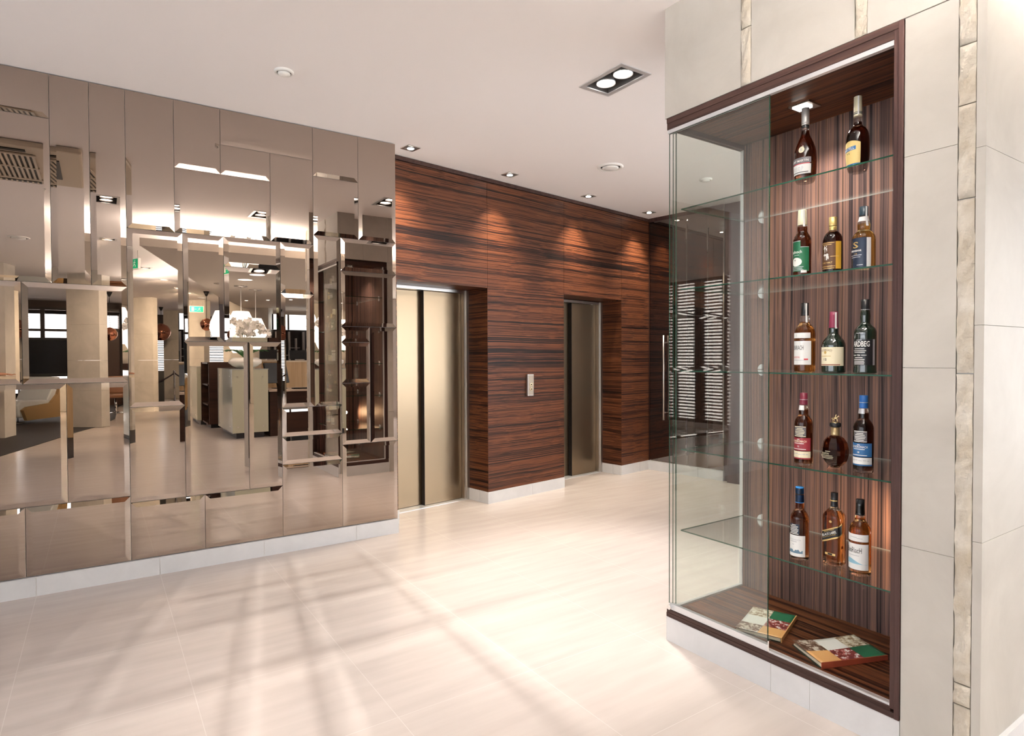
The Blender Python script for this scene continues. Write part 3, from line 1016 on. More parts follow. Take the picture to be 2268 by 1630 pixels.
B.lines([(-8, .14, 100), (-8, .118, 84), (-8, .096, 100)], INK_S, q)
B.patch('price_sticker', 25, 62, .05, .088, P_WHITE, off=.0012)

B = Bottle('stout gold capped bottle with white brushed characters on a brown label, second shelf centre', 2.47, 1.346, 1.7302, .228, .037,
           [(.96, .012), (1, .04), (1, .53), (.99, .58), (.93, .635), (.78, .69), (.56, .735), (.40, .755), (.37, .80), (.37, .985)], G_NEARB, (.03, .77))
B.cap('cap', [(.395, .84), (.40, .85), (.40, .995)], C_GOLD)
B.cap('cap_collar', [(.385, .76), (.385, .775), (.375, .78), (.375, .80), (.385, .803), (.385, .83)], C_GOLD)
q = B.patch('label', -58, 45, .07, .55, P_BROWN)
B.patch('label_side', 45, 82, .07, .55, P_GOLD, parent=q, label='gold side of the label')
B.text('竹', -12, .425, .62, .12, INK_W, q, bold=.02)
B.text('鶴', -12, .285, .66, .13, INK_W, q, bold=.02)
B.text('PURE MALT', -8, .183, 1.2, .03, INK_G, q)
B.lines([(-8, .53, 90), (-8, .50, 60), (-8, .12, 100), (40, .29, 50), (-8, .085, 90)], INK_G, q)

B = Bottle('wide bottle with a dark navy label and bulbous neck, right on the second shelf', 2.47, 1.225, 1.7302, .246, .041,
           [(.97, .012), (1, .04), (1, .46), (.98, .505), (.88, .555), (.70, .595), (.53, .62), (.53, .67), (.54, .71), (.50, .755), (.42, .80), (.37, .85), (.36, .985)], G_GOLD, (.02, .73))
B.cap('cap', [(.385, .85), (.38, .87), (.375, .997)], C_NAVY)
B.patch('neck_label', -70, 95, .762, .835, P_WHITE, off=.0006)
B.strip(55, .68, .99, .15)
q = B.patch('label', -80, 52, .03, .495, P_NAVY)
B.patch('label_side', 40, 62, .02, .49, P_WHITE, off=.0009, parent=q, label='white paper strip and painted glare at the label edge')  # white tax strip that also paints in the glare on this side
B.text('S', -15, .385, .55, .10, INK_G, q, bold=.02)
B.text('SPRINGBANK', -16, .295, 1.15, .030, INK_W, q, bold=.015)
B.text('10', -14, .248, .32, .022, INK_G, q)
B.lines([(-16, .225, 66), (-16, .195, 54), (8, .07, 30)], INK_S, q)

# --- third shelf
B = Bottle('pale gold bottle with two white labels and a black cap, left on the middle shelf', 2.47, 1.463, 1.3292, .292, .0405,
           [(.97, .01), (1, .035), (1, .53), (.98, .575), (.88, .625), (.66, .675), (.50, .705), (.45, .735), (.48, .76), (.46, .80), (.37, .815), (.36, .985)], G_AMB, (.02, .73))
B.cap('cap', [(.375, .815), (.37, .83), (.36, .997)], C_BLACK)
B.strip(48, .715, .99, .13)
q = B.patch('neck_label', -80, 62, .492, .568, P_WHITE, label='narrow white upper label')
B.text('1', -18, .53, .05, .03, INK_S, q)
q = B.patch('label', -80, 66, .112, .45, P_WHITE)
B.text('BENRIACH', -14, .355, 1.32, .062, INK_K, q)
B.text('CURIOSITAS', -24, .218, .95, .026, INK_R, q, bold=.01)
B.lines([(-6, .178, 100)], INK_S, q)
B.patch('picture_hill', 26, 48, .178, .20, INK_R, off=.0010, parent=q)

B = Bottle('squat black bottle with a cream label and magenta foil neck, middle shelf centre', 2.47, 1.3405, 1.3292, .248, .0435,
           [(.97, .01), (1, .04), (1, .43), (.98, .47), (.90, .515), (.74, .56), (.56, .60), (.43, .635), (.40, .68), (.41, .72), (.38, .75), (.34, .985)], G_DGRN, (.0, 1))
B.cap('neck_foil', [(.42, .735), (.41, .75), (.36, .90), (.35, .997)], C_MAG)
B.strip(52, .72, .985, .15)
q = B.patch('label', -80, 82, .118, .42, P_CREAM)
B.text('REDBREAST', -10, .375, 1.15, .035, mat('brown_ink', (.25, .16, .06), .5), q, arch=.06)
B.disc('picture_robin', -14, .335, .26, .05, mat('ochre_ink', (.62, .42, .14), .5), q, off=.0010)
B.lines([(-14, .275, 60)], MATS['ochre_ink'], q)
B.text('12', -14, .222, .30, .036, INK_K, q, bold=.02)
B.patch('label_band', -80, 60, .128, .143, mat('russet_print', (.32, .10, .06), .5), off=.0009, parent=q)

B = Bottle('tall black bottle with bulging green neck and black label, right on the middle shelf', 2.47, 1.217, 1.3292, .287, .0405,
           [(.985, .01), (1.0, .04), (.97, .10), (.97, .52), (.96, .565), (.86, .605), (.64, .645), (.46, .675), (.42, .70), (.45, .75), (.45, .79), (.40, .84), (.36, .86), (.36, .985)], G_DGRN, (.0, 1))
B.cap('cap', [(.38, .855), (.375, .87), (.37, .998)], C_BLACK)
B.cap('cap_ring', [(.388, .858), (.388, .864)], INK_S)
q = B.patch('label', -80, 66, .115, .46, P_BLACK)
B.patch('label_side', 66, 80, .115, .46, INK_S, parent=q, label='silver highlight painted on the label edge')  # reflected light on the right of the label, painted as a silver band
B.text('ARDBEG', 2, .40, 1.62, .075, INK_W, q, bold=.02)
B.text('TEN', -8, .248, .32, .022, INK_W, q, bold=.02)
B.lines([(-6, .335, 56), (-6, .308, 74), (-6, .286, 62), (-34, .248, 26), (20, .248, 26), (-8, .215, 44), (-8, .190, 62), (-8, .168, 58), (-8, .148, 62), (-8, .130, 60)], INK_W, q)
B.lines([(-6, .452, 30), (-2, .545, 40)], INK_S, q)

# --- fourth shelf
GD = [(.97, .012), (1, .04), (1, .55), (.98, .595), (.88, .635), (.70, .67), (.54, .70), (.52, .74), (.50, .78), (.43, .83), (.41, .985)]
def glendronach(label, X, Y, z, H, R, capm, paper, age, glass):
    B = Bottle(label, X, Y, z, H, R, GD, glass, (.05, .765), 6)
    B.cap('cap', [(.44, .835), (.43, .85), (.415, .998)], capm)
    B.cap('cap_ring', [(.436, .905), (.436, .912)], INK_S)
    B.patch('neck_label', -70, 30, .765, .83, P_WHITE if age == '12' else INK_S, off=.0006)
    q = B.patch('emblem', -42, 40, .405, .545, P_GREY)
    B.lines([(-1, .41, 78), (-1, .54, 78), (-1, .515, 40), (-1, .495, 56), (-1, .472, 66), (-1, .452, 60), (-1, .430, 46)], P_CREAM if age == '12' else INK_W, q)
    q = B.patch('label', -78, 72, .215, .39, paper)
    B.text('GLENDRONACH', -8, .342, 1.78, .030, P_CREAM if age == '12' else INK_W, q, bold=.015)
    B.text(age, -8, .272, .20, .024, INK_W, q, bold=.02)
    B.lines([(-8, .312, 70), (-8, .235, 96), (-8, .368, 16)], INK_W, q)
    q = B.patch('label_foot', -78, 72, .118, .205, P_CREAM if age == '12' else P_WHITE, label='pale lower label')
    B.lines([(-42, .166, 20), (-20, .17, 16), (2, .164, 20), (26, .168, 18), (46, .165, 14)], INK_S, q)
    B.patch('label_band', -78, 72, .100, .116, paper, parent=q)
    return B
glendronach('tall amber bottle with wine red label and cap, left on the fourth shelf', 2.43, 1.443, .9432, .302, .0352, C_WINE, P_WINE, '12', G_AMBD)
glendronach('tall dark bottle with royal blue label and cap, right on the fourth shelf', 2.472, 1.222, .9432, .301, .0355, C_BLUE, P_BLUE, '18', G_NEARB)
B = Bottle('round bottle topped by a small gilt horse and rider, fourth shelf centre', 2.50, 1.348, .9432, .217, .050,
           [(.46, .012), (.62, .05), (.86, .12), (1, .24), (1, .35), (.89, .47), (.64, .555), (.33, .60), (.30, .63), (.30, .755)], G_COG, (.02, .60), 0, n=10, flat=True)
B.cap('neck_foil', [(.325, .60), (.32, .62), (.32, .755)], mat('worn_gold_foil', (.55, .42, .22), .3, .6))
B.cap('wax_collar', [(.36, .755), (.42, .77), (.43, .80), (.40, .832)], C_BLACK)
q = B.text('BLANTON', -16, .272, .62, .035, P_CREAM, B.root, off=.0022)
B.lines([(-16, .235, 66), (-20, .208, 80), (-14, .182, 64), (-4, .315, 24)], P_CREAM, B.root, off=.0022)
h0 = .832 * .217
b = MB()
def hp(x, z): return (0, -x, h0 + .004 + z)
M_GILT = mat('gilt_metal', (.80, .66, .40), .25, 1.)
b.tube([hp(-.008, .0145), hp(-.003, .015), hp(.004, .0155), hp(.008, .0175)], [.0034, .0042, .0042, .0032], 10)
b.tube([hp(.007, .017), hp(.0105, .022), hp(.012, .025)], [.0032, .0024, .0018], 8)
b.tube([hp(.0115, .0255), hp(.0145, .0235), hp(.0165, .0218)], [.0019, .0016, .001], 8)
for x0, x1, x2 in ((-.0075, -.011, -.0095), (-.006, -.004, -.006), (.006, .0095, .0075), (.0075, .006, .0085)):
    b.tube([hp(x0, .0135), hp(x1, .007), hp(x2, 0)], [.0021, .0012, .0010], 7)
b.tube([hp(-.0105, .0155), hp(-.0145, .013), hp(-.015, .007)], [.0012, .0013, .0004], 6)
b.tube([hp(-.001, .018), hp(.0005, .0235), hp(.0025, .027)], [.0021, .0024, .0017], 8)
b.lathe([(.0003, -.0022), (.0018, -.001), (.0018, .001), (.0003, .0022)], 0, -.0032, h0 + .004 + .0292, 10)
b.tube([hp(.002, .026), hp(.006, .0225)], .0009, 6)
b.tube([hp(-.0005, .0175), hp(.003, .013)], .0014, 6)
b.lathe([(.30 * .05, 0), (.30 * .05, .0042)], 0, 0, h0, 20)
b.build('horse_stopper', M_GILT, B.root, local=True, label='gilt stopper shaped as a horse with a rider')

# --- lowest shelf
B = Bottle('amber bottle with a white label and bright blue cap, left on the lowest shelf', 2.441, 1.465, .5432, .305, .0365,
           [(.97, .012), (1, .04), (1, .54), (.98, .585), (.88, .62), (.68, .665), (.52, .69), (.50, .73), (.48, .78), (.45, .985)], G_AMBD, (.05, .775))
B.cap('cap', [(.49, .785), (.47, .80), (.44, .90), (.45, .998)], C_SKYB)
B.cap('cap_ring', [(.455, .895), (.455, .905)], P_WHITE)
q = B.patch('emblem', -42, 30, .36, .505, P_NAVY)
B.lines([(-6, .37, 60), (-6, .39, 48), (-6, .41, 56), (-6, .43, 60), (-6, .45, 46), (-6, .47, 56), (-6, .49, 30)], INK_W, q)
q = B.patch('label', -80, 66, .06, .35, P_WHITE)
B.text('GLENDRONACH', -10, .288, 1.62, .020, INK_S, q, bold=.01)
B.lines([(-10, .262, 50), (-10, .222, 14)], INK_S, q)
B.patch('picture_hill', -78, 50, .105, .145, mat('slate_blue_print', (.14, .24, .33), .5), off=.0009, parent=q, top=lambda u: .012 * math.sin(u * 19) + .008 * math.sin(u * 41))

B = Bottle('square bottle with a slanted black and gold label, lowest shelf centre', 2.496, 1.348, .5432, .295, .036,
           [(.96, .012), (1, .03), (1, .62), (1.0, .66), (.95, .70), (.80, .74), (.56, .78), (.40, .80), (.37, .82), (.36, .985)], G_RED, (.05, .765), 0, square=True, n=64)
B.cap('cap', [(.42, .805), (.40, .82), (.375, .86), (.38, .998)], C_BLACK)
B.patch('neck_label', -60, 70, .885, .90, INK_G, off=.0028)
q = B.patch('label', -52, 78, .37, .53, INK_G, slant=.50, off=.0006)
w_ = B.patch('label_face', -52, 74, .388, .512, P_BLACK, slant=.50, off=.0010, parent=q)
B.text('BLACK LABEL', -2, .447, 1.42, .036, INK_W, w_, slant=.50, off=.0016, bold=.015)
B.text('Johnnie Walker', -2, .485, 1.05, .022, INK_G, w_, slant=.50, off=.0016)
B.lines([], INK_G, w_) if False else None
B.text('Blended Scotch Whisky', -2, .412, 1.3, .018, INK_G, w_, slant=.50, off=.0016)
q = B.disc('gilt_figure', 6, .615, .30, .034, INK_G)
q = B.patch('foot_label', -26, 34, .15, .18, INK_G, off=.0006)
B.patch('foot_label_face', -10, 18, .153, .177, INK_K, off=.0010, parent=q)

B = Bottle('amber bottle with white labels showing a blue hill, right on the lowest shelf', 2.463, 1.228, .5432, .295, .0385,
           [(.97, .012), (1, .04), (1, .56), (.98, .605), (.86, .655), (.62, .70), (.48, .725), (.46, .76), (.43, .79), (.38, .985)], G_AMB, (.05, .76))
B.cap('cap', [(.46, .792), (.42, .81), (.38, .90), (.40, .998)], C_BLACK)
q = B.patch('neck_label', -80, 73, .462, .556, P_WHITE, label='narrow white upper label')
B.lines([(-10, .515, 40), (24, .505, 30)], INK_S, q)
q = B.patch('label', -80, 73, .09, .43, P_WHITE)
B.text('BenRiacH', -8, .345, 1.50, .070, INK_K, q)
B.lines([(-8, .275, 60)], INK_S, q)
B.patch('picture_hill', -78, 68, .165, .205, P_SKY, off=.0009, parent=q, top=lambda u: .03 * math.sin(u * 5.2) - .014 * u)

# ------------------------------------------------------------------ books on the cabinet floor
def photo_mat(name, cols, sc):
    k = mat(name, rough=.3)
    n, l = nodes(k)
    tc = n.new('ShaderNodeTexCoord')
    t = n.new('ShaderNodeTexNoise'); t.inputs['Scale'].default_value = sc; t.inputs['Detail'].default_value = 5; t.inputs['Roughness'].default_value = .7
    l.new(tc.outputs['Object'], t.inputs['Vector'])
    r = ramp(n, cols); r.color_ramp.interpolation = 'CONSTANT'
    l.new(t.outputs['Fac'], r.inputs[0]); l.new(r.outputs[0], n['Principled BSDF'].inputs['Base Color'])
    return k
BK = [mat('cover_white', (.80, .79, .77), .3), mat('cover_green', (.02, .14, .07), .3), mat('cover_orange', (.72, .40, .16), .3),
      photo_mat('cover_bedroom_photo', [(.3, (.10, .05, .03)), (.5, (.16, .09, .06)), (.56, (.62, .55, .48)), (.7, (.78, .72, .64))], 30),
      photo_mat('cover_tree_photo', [(.3, (.30, .20, .12)), (.47, (.66, .58, .46)), (.56, (.84, .80, .72)), (.7, (.22, .16, .11))], 60),
      photo_mat('cover_hall_photo', [(.3, (.16, .03, .03)), (.48, (.34, .06, .05)), (.55, (.70, .68, .68)), (.68, (.20, .05, .05))], 48),
      mat('book_page_edge', (.80, .70, .52), .7), mat('book_spine_red', (.34, .07, .035), .4), mat('book_back_cover', (.012, .03, .022), .4)]
def book(label, p0, ps, pt_, zb, curl):
    p0, ps, pt_ = Vector(p0), Vector(ps), Vector(pt_)
    r = thing('photo_book', label, 'book', (p0.x, p0.y, zb), 0, 'books on the cabinet floor')
    N, Mm = 18, 12
    def P(s, t, dz):
        q = p0 + (ps - p0) * s + (pt_ - p0) * t
        return (q.x, q.y, zb + .0125 + .006 * t + curl * max(0, .5 - s) ** 2 * 4 * (1 - .5 * t) - .002 * math.sin(s * PI) + dz)
    vs, fs, mi = [], [], []
    for j in range(Mm + 1):
        for i in range(N + 1):
            vs.append(P(i / N, j / Mm, 0))
    b = MB()
    b.v = vs
    for j in range(Mm):
        for i in range(N):
            k = j * (N + 1) + i
            c = i * 3 // N
            row = 0 if j < Mm // 2 else 1
            b.f.append([k, k + 1, k + N + 2, k + N + 1]); b.sm.append(True)
            b.mi.append([[3, 0, 4], [2, 5, 1]][row][c])
    cover = b.build('front_cover', BK, r)
    md = cover.modifiers.new('thickness', 'SOLIDIFY'); md.thickness = .0016; md.offset = -1
    b = MB()
    lo, hi = [], []
    for (s, t) in ((0.02, .02), (.98, .02), (.98, .985), (.02, .985)):
        q = P(s, t, 0); lo.append((q[0], q[1], zb + .0025)); hi.append((q[0], q[1], zb + .0095 + .006 * t))
    b.add(lo + hi, [(3, 2, 1, 0), (4, 5, 6, 7), (0, 1, 5, 4), (1, 2, 6, 5), (2, 3, 7, 6), (3, 0, 4, 7)])
    b.build('page_block', BK[6], r)
    b = MB()
    lo = []
    for (s, t) in ((0, 0), (1, 0), (1, 1), (0, 1)):
        q = P(s, t, 0); lo.append((q[0], q[1]))
    b.prism(lo, zb, zb + .0022)
    b.build('back_cover', BK[8], r)
    b = MB()
    q0, q1 = P(0, 1, 0), P(1, 1, 0)
    n_ = (pt_ - p0).normalized() * .004
    vs = []
    for q in (q0, q1):
        vs += [(q[0], q[1], zb + .0005), (q[0] + n_.x, q[1] + n_.y, zb + .0005), (q[0] + n_.x, q[1] + n_.y, q[2] + .001), (q[0], q[1], q[2] + .001)]
    b.add(vs, [(0, 1, 2, 3), (7, 6, 5, 4), (0, 4, 5, 1), (1, 5, 6, 2), (2, 6, 7, 3), (3, 7, 4, 0)])
    b.build('spine', BK[7] if 'right' in label else BK[2], r)
book('photo book half behind the sliding glass door on the cabinet floor', (2.366, 1.726, 0), (2.642, 1.824, 0), (2.427, 1.54, 0), .1602, .006)
book('photo book lying open to view on the right of the cabinet floor', (2.446, 1.50, 0), (2.74, 1.39, 0), (2.356, 1.321, 0), .1602, .012)

# ------------------------------------------------------------------ ceiling fittings
M_BOXIN = mat('downlight_housing', (.16, .15, .145), .5)
def recessed(name, x, y, hx, hy, lamps, label, group=None, power=30, angle=75, tgt=None, col=WARMW):
    r = thing(name, label, 'downlight', (x, y, CZ), 0, group)
    f = .030
    b = MB()
    z0, z1 = CZ - .005, CZ + .0005
    b.box(x - hx, x + hx, y - hy, y - hy + f, z0, z1).box(x - hx, x + hx, y + hy - f, y + hy, z0, z1)
    b.box(x - hx, x - hx + f, y - hy + f, y + hy - f, z0, z1).box(x + hx - f, x + hx, y - hy + f, y + hy - f, z0, z1)
    b.build('frame', M_ALU, r)
    b = MB()
    ix, iy, d = hx - f + .002, hy - f + .002, .11
    b.add([(x - ix, y - iy, CZ), (x + ix, y - iy, CZ), (x + ix, y + iy, CZ), (x - ix, y + iy, CZ), (x - ix, y - iy, CZ + d), (x + ix, y - iy, CZ + d), (x + ix, y + iy, CZ + d), (x - ix, y + iy, CZ + d)],
          [(4, 7, 6, 5), (0, 4, 5, 1), (1, 5, 6, 2), (2, 6, 7, 3), (3, 7, 4, 0)])
    b.build('housing', M_BOXIN, r)
    for dy in lamps:
        q = MB().lathe([(.030, .05), (.052, .012), (.058, .0), (.0605, .0), (.0605, .008), (.034, .055)], x, y + dy, CZ + .006, 28).build('reflector_ring', M_ALU, r)
        MB().lathe([(.0535, .010), (.0535, .014)], x, y + dy, CZ + .006, 28).build('lamp', M_LAMP, q)
        lamp('downlight_beam', (x, y + dy, CZ - .012), power, angle, .8, col, tgt, .05)
    return r
recessed('double_downlight', *DOUBLES[0], .124, .188, (-.075, .075), 'double square-framed downlight in the ceiling in front of the lifts', None, 115, 60)
recessed('double_downlight', *DOUBLES[1], .124, .188, (-.075, .075), 'double downlight with a starburst, reflected high in the left mirror panels', None, 30, 90)
recessed('double_downlight', *DOUBLES[2], .124, .188, (-.075, .075), 'bright double downlight reflected beside the long ceiling cove', None, 15, 90)
labs = ['single downlight reflected below the starburst lamp', 'first ceiling spot beyond the cove corner, reflected in the mirror', 'second ceiling spot beyond the cove corner, reflected in the mirror',
        'third ceiling spot of the row beyond the cove corner', 'fourth ceiling spot of the row beyond the cove corner', 'farthest ceiling spot of the row, reflected near the exit sign']
aims = [(-.9, -4.6, .6), (-.15, -5.9, 1.0), (1.0, -10.6, 1.2), (2.2, -10.6, 1.2), (2.1, -15.4, 1.2), (3.4, -9, 1.2)]
for (x, y), lb, ta in zip(SINGLES, labs, aims):
    recessed('square_downlight', x, y, .105, .105, (0,), lb, 'row of ceiling spots in the lobby', 200 if y > -5 else 330, 95, ta, (1, .84, .62))

# added spot with a patterned beam: streaks of mirror-reflected light drawn onto the floor
def glint_pattern_lamp(x, y, energy):
    o = lamp('added_glint_gobo', (x, y, CZ - .015), energy, 120, .5, (1, .95, .88), None, .0)
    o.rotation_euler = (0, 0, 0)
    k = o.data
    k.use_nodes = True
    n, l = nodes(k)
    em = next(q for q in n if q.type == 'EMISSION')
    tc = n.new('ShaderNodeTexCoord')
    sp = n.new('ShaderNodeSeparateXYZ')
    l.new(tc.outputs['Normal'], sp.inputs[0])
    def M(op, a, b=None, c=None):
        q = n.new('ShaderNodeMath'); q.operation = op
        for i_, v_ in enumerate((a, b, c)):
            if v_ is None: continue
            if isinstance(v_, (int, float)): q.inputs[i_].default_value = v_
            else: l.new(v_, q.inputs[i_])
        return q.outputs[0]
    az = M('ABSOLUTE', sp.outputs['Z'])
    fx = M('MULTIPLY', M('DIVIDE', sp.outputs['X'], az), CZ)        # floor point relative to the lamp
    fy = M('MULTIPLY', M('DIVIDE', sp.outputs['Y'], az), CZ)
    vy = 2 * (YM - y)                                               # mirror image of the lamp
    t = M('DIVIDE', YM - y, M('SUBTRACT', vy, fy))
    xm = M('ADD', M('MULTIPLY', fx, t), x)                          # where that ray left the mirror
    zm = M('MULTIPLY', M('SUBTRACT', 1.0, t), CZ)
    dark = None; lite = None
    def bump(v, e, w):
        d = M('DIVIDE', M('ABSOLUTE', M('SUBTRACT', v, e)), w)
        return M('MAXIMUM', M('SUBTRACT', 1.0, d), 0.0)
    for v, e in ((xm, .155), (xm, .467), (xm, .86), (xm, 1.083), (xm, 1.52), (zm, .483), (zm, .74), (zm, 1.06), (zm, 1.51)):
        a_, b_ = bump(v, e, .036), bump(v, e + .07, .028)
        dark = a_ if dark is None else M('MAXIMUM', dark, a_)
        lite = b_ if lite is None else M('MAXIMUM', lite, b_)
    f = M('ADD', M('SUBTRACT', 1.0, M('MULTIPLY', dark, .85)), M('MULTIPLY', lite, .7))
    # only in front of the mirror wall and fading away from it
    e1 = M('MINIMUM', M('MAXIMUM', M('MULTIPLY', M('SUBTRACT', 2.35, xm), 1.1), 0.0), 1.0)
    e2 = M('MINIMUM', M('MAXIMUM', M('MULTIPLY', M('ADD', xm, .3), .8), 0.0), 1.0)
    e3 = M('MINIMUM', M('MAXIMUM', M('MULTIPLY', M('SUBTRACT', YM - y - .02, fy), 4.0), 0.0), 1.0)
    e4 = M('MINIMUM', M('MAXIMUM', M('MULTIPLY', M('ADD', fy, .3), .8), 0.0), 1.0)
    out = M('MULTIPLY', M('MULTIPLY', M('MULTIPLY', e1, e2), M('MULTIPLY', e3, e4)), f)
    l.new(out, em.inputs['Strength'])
glint_pattern_lamp(1.62, 1.46, 110)

# wall washers along the lift wall (flat square frames, turned with that wall)
def washer(w, d, label):
    x = w * math.cos(AW) - d * math.sin(AW); y = w * math.sin(AW) + d * math.cos(AW)
    r = thing('spot_downlight', label, 'downlight', (x, y, CZ), AW, 'wall washing spots along the lift wall')
    b = MB()
    h, f = .058, .017
    b.box(-h, h, -h, -h + f, -.006, .0).box(-h, h, h - f, h, -.006, .0).box(-h, -h + f, -h + f, h - f, -.006, .0).box(h - f, h, -h + f, h - f, -.006, .0)
    b.build('frame', M_STEEL, r, local=True)
    MB().box(-h + f, h - f, -h + f, h - f, -.003, -.001).build('housing', M_BOXIN, r, local=True)
    q = MB().lathe([(.028, -.003), (.031, -.0075), (.027, -.0085)], n=24).build('reflector_ring', M_ALU, r, local=True)
    MB().lathe([(.027, -.004), (.027, -.0092), (.018, -.0125), (.001, -.0135)], n=24).build('lamp', M_LAMP, q, local=True)
    dn = (-math.sin(AW), math.cos(AW))
    lamp('washer_beam', (x, y, CZ - .02), 90, 84, 1.0, (1.0, .85, .66), (x + dn[0] * .10, y + dn[1] * .10, 0), .035)
washer(2.784, 4.214, 'small square spot above the left lift, beside the mirror wall')
washer(3.868, 4.214, 'small square spot above the lift call panel')
washer(4.998, 4.225, 'small square spot above the right lift door')
washer(6.093, 4.226, 'small square spot in the corner by the dark mirror')

def round_vent(x, y, r0, label, name='air_vent', cat='vent'):
    r = thing(name, label, cat, (x, y, CZ))
    MB().lathe([(r0, 0), (r0, -.006), (r0 * .93, -.013), (r0 * .80, -.014), (r0 * .74, -.004), (r0 * .74, 0)], x, y, CZ, 40, caps=False).build('rim', M_WHITE, r)
    MB().lathe([(r0 * .62, -.002), (r0 * .64, -.016), (r0 * .55, -.022), (.002, -.026)], x, y, CZ, 40).build('disc', M_WHITE, r)
    MB().lathe([(r0 * .76, -.0005), (r0 * .76, -.0015)], x, y, CZ, 40).build('throat', M_DARKGAP, r)
round_vent(3.80, 4.073, .115, 'round white air vent in the ceiling before the right lift')
round_vent(.929, 3.779, .055, 'small round ceiling detector above the mirror wall', 'smoke_detector', 'detector')
round_vent(4.834, 3.864, .06, 'small round ceiling detector seen through the cabinet glass', 'smoke_detector', 'detector')
round_vent(-.907, -1.79, .13, 'round ceiling vent reflected in the upper left mirror panel')

# ceiling air conditioning cassette, seen in the mirrors
r = thing('air_conditioner', 'ceiling air conditioning cassette with slotted grille, reflected at the top left', 'air conditioner', (-.75, 2.45, CZ))
MB().box(-1.45, -.09, 1.85, 3.07, CZ - .05, CZ - .0005, c=.022).build('casing', mat('cream_plastic', (.66, .58, .47), .4), r)
b = MB().box(-1.2, -.42, 2.05, 2.87, CZ - .056, CZ - .049)
b.build('grille_backing', M_BLACK, r)
b = MB()
for i in range(23):
    x = -1.2 + i * .0355
    b.box(x - .009, x + .009, 2.05, 2.87, CZ - .064, CZ - .055)
for y in (2.06, 2.46, 2.86):
    b.box(-1.22, -.40, y - .014, y + .014, CZ - .066, CZ - .055)
b.build('grille', MATS['cream_plastic'], r)
MB().box(-.30, -.25, 2.15, 2.78, CZ - .058, CZ - .0495).build('louvre', M_BLACK, r)
MB().box(-1.3, -.46, 2.93, 2.985, CZ - .058, CZ - .0495).build('louvre', M_BLACK, r)
b = MB().box(-1.25, -.42, 1.885, 1.945, CZ - .056, CZ - .0495)
b.build('comb_backing', M_BLACK, r)
b = MB()
for i in range(22):
    b.box(-1.25 + i * .038, -1.25 + i * .038 + .014, 1.88, 1.95, CZ - .060, CZ - .0555)
b.build('comb', MATS['cream_plastic'], r)

# ------------------------------------------------------------------ lobby behind the camera, seen in the mirrors
ZS = 2.75
def soff(poly, z0, z1, nm, m_): return MB().prism(poly, z0, z1).build(nm, m_)
SP = [(.42, .54), (7.5, .54), (7.5, -14), (4.9, -14), (2.25, -5.84)]
o = MB().prism(SP, ZS, ZS + .095).build('ceiling_soffit', M_SOFFIT)
struct(o, 'lowered beige soffit with a slanting edge over the reception', 'ceiling')
b = MB()
b.box(.75, 6.5, .30, .36, ZS + .10, ZS + .125)
q0, q1 = Vector((.80, .1, 0)), Vector((2.55, -5.7, 0))
dd = (q1 - q0).normalized(); nn = Vector((-dd.y, dd.x, 0)) * .03
b.prism([(q0 + nn)[:2], (q1 + nn)[:2], (q1 - nn)[:2], (q0 - nn)[:2]], ZS + .10, ZS + .125)
tag(b.build('cove_light', M_COVE), 'long white light strip glowing above the soffit edge', 'light strip')
def area(name, loc, rot, sx, sy, e, col):
    l = bpy.data.lights.new(name, 'AREA'); l.shape = 'RECTANGLE'; l.size = sx; l.size_y = sy; l.energy = e; l.color = col
    o_ = bpy.data.objects.new(name, l); o_.location = loc; o_.rotation_euler = rot; COL.objects.link(o_)
area('cove_strip_glow', (3.4, .40, ZS + .13), (PI, 0, 0), 5.6, .05, 190, (1, .95, .88))
mid = (q0 + q1) / 2
area('cove_strip_glow', (mid.x, mid.y, ZS + .13), (PI, 0, -math.atan2(dd.y, dd.x)), 6.0, .05, 190, (1, .95, .88))

M_LAMP2 = mat('lit_opal_disc', (1, 1, 1), .4, emit=(1., .93, .82), es=6.)
for (x, y), lb in zip(((2.113, -2.328), (2.153, -1.537), (2.154, -.41)), ('round recessed soffit light nearest the pendants', 'middle round recessed soffit light', 'round recessed soffit light nearest the mirror')):
    r = thing('round_downlight', lb, 'downlight', (x, y, ZS), 0, 'round lights in the reception soffit')
    MB().lathe([(.13, 0), (.13, -.006), (.115, -.006), (.115, 0)], x, y, ZS, 32).build('rim', M_WHITE, r)
    MB().lathe([(.114, -.001), (.114, -.003)], x, y, ZS, 32).build('lens', M_LAMP2, r)
    lamp('soffit_beam', (x, y, ZS - .02), 60, 120, .8, WARMW, None, .1)
for i, (x, y) in enumerate(((2.9, -6.5), (3.3, -6.1), (3.75, -5.7), (4.2, -5.3), (4.0, -3.4))):
    r = thing('spot_downlight', ('small soffit spot left of the back counter', 'second small soffit spot toward the back counter', 'third small soffit spot toward the back counter', 'fourth small soffit spot, above the back counter', 'soffit spot over the dark reception desk')[i], 'downlight', (x, y, ZS), 0, 'small spots in the reception soffit')
    MB().lathe([(.05, 0), (.05, -.005)], x, y, ZS, 20).build('rim', M_STEEL, r)
    MB().lathe([(.036, -.005), (.036, -.007)], x, y, ZS, 20).build('lens', M_LAMP2, r)

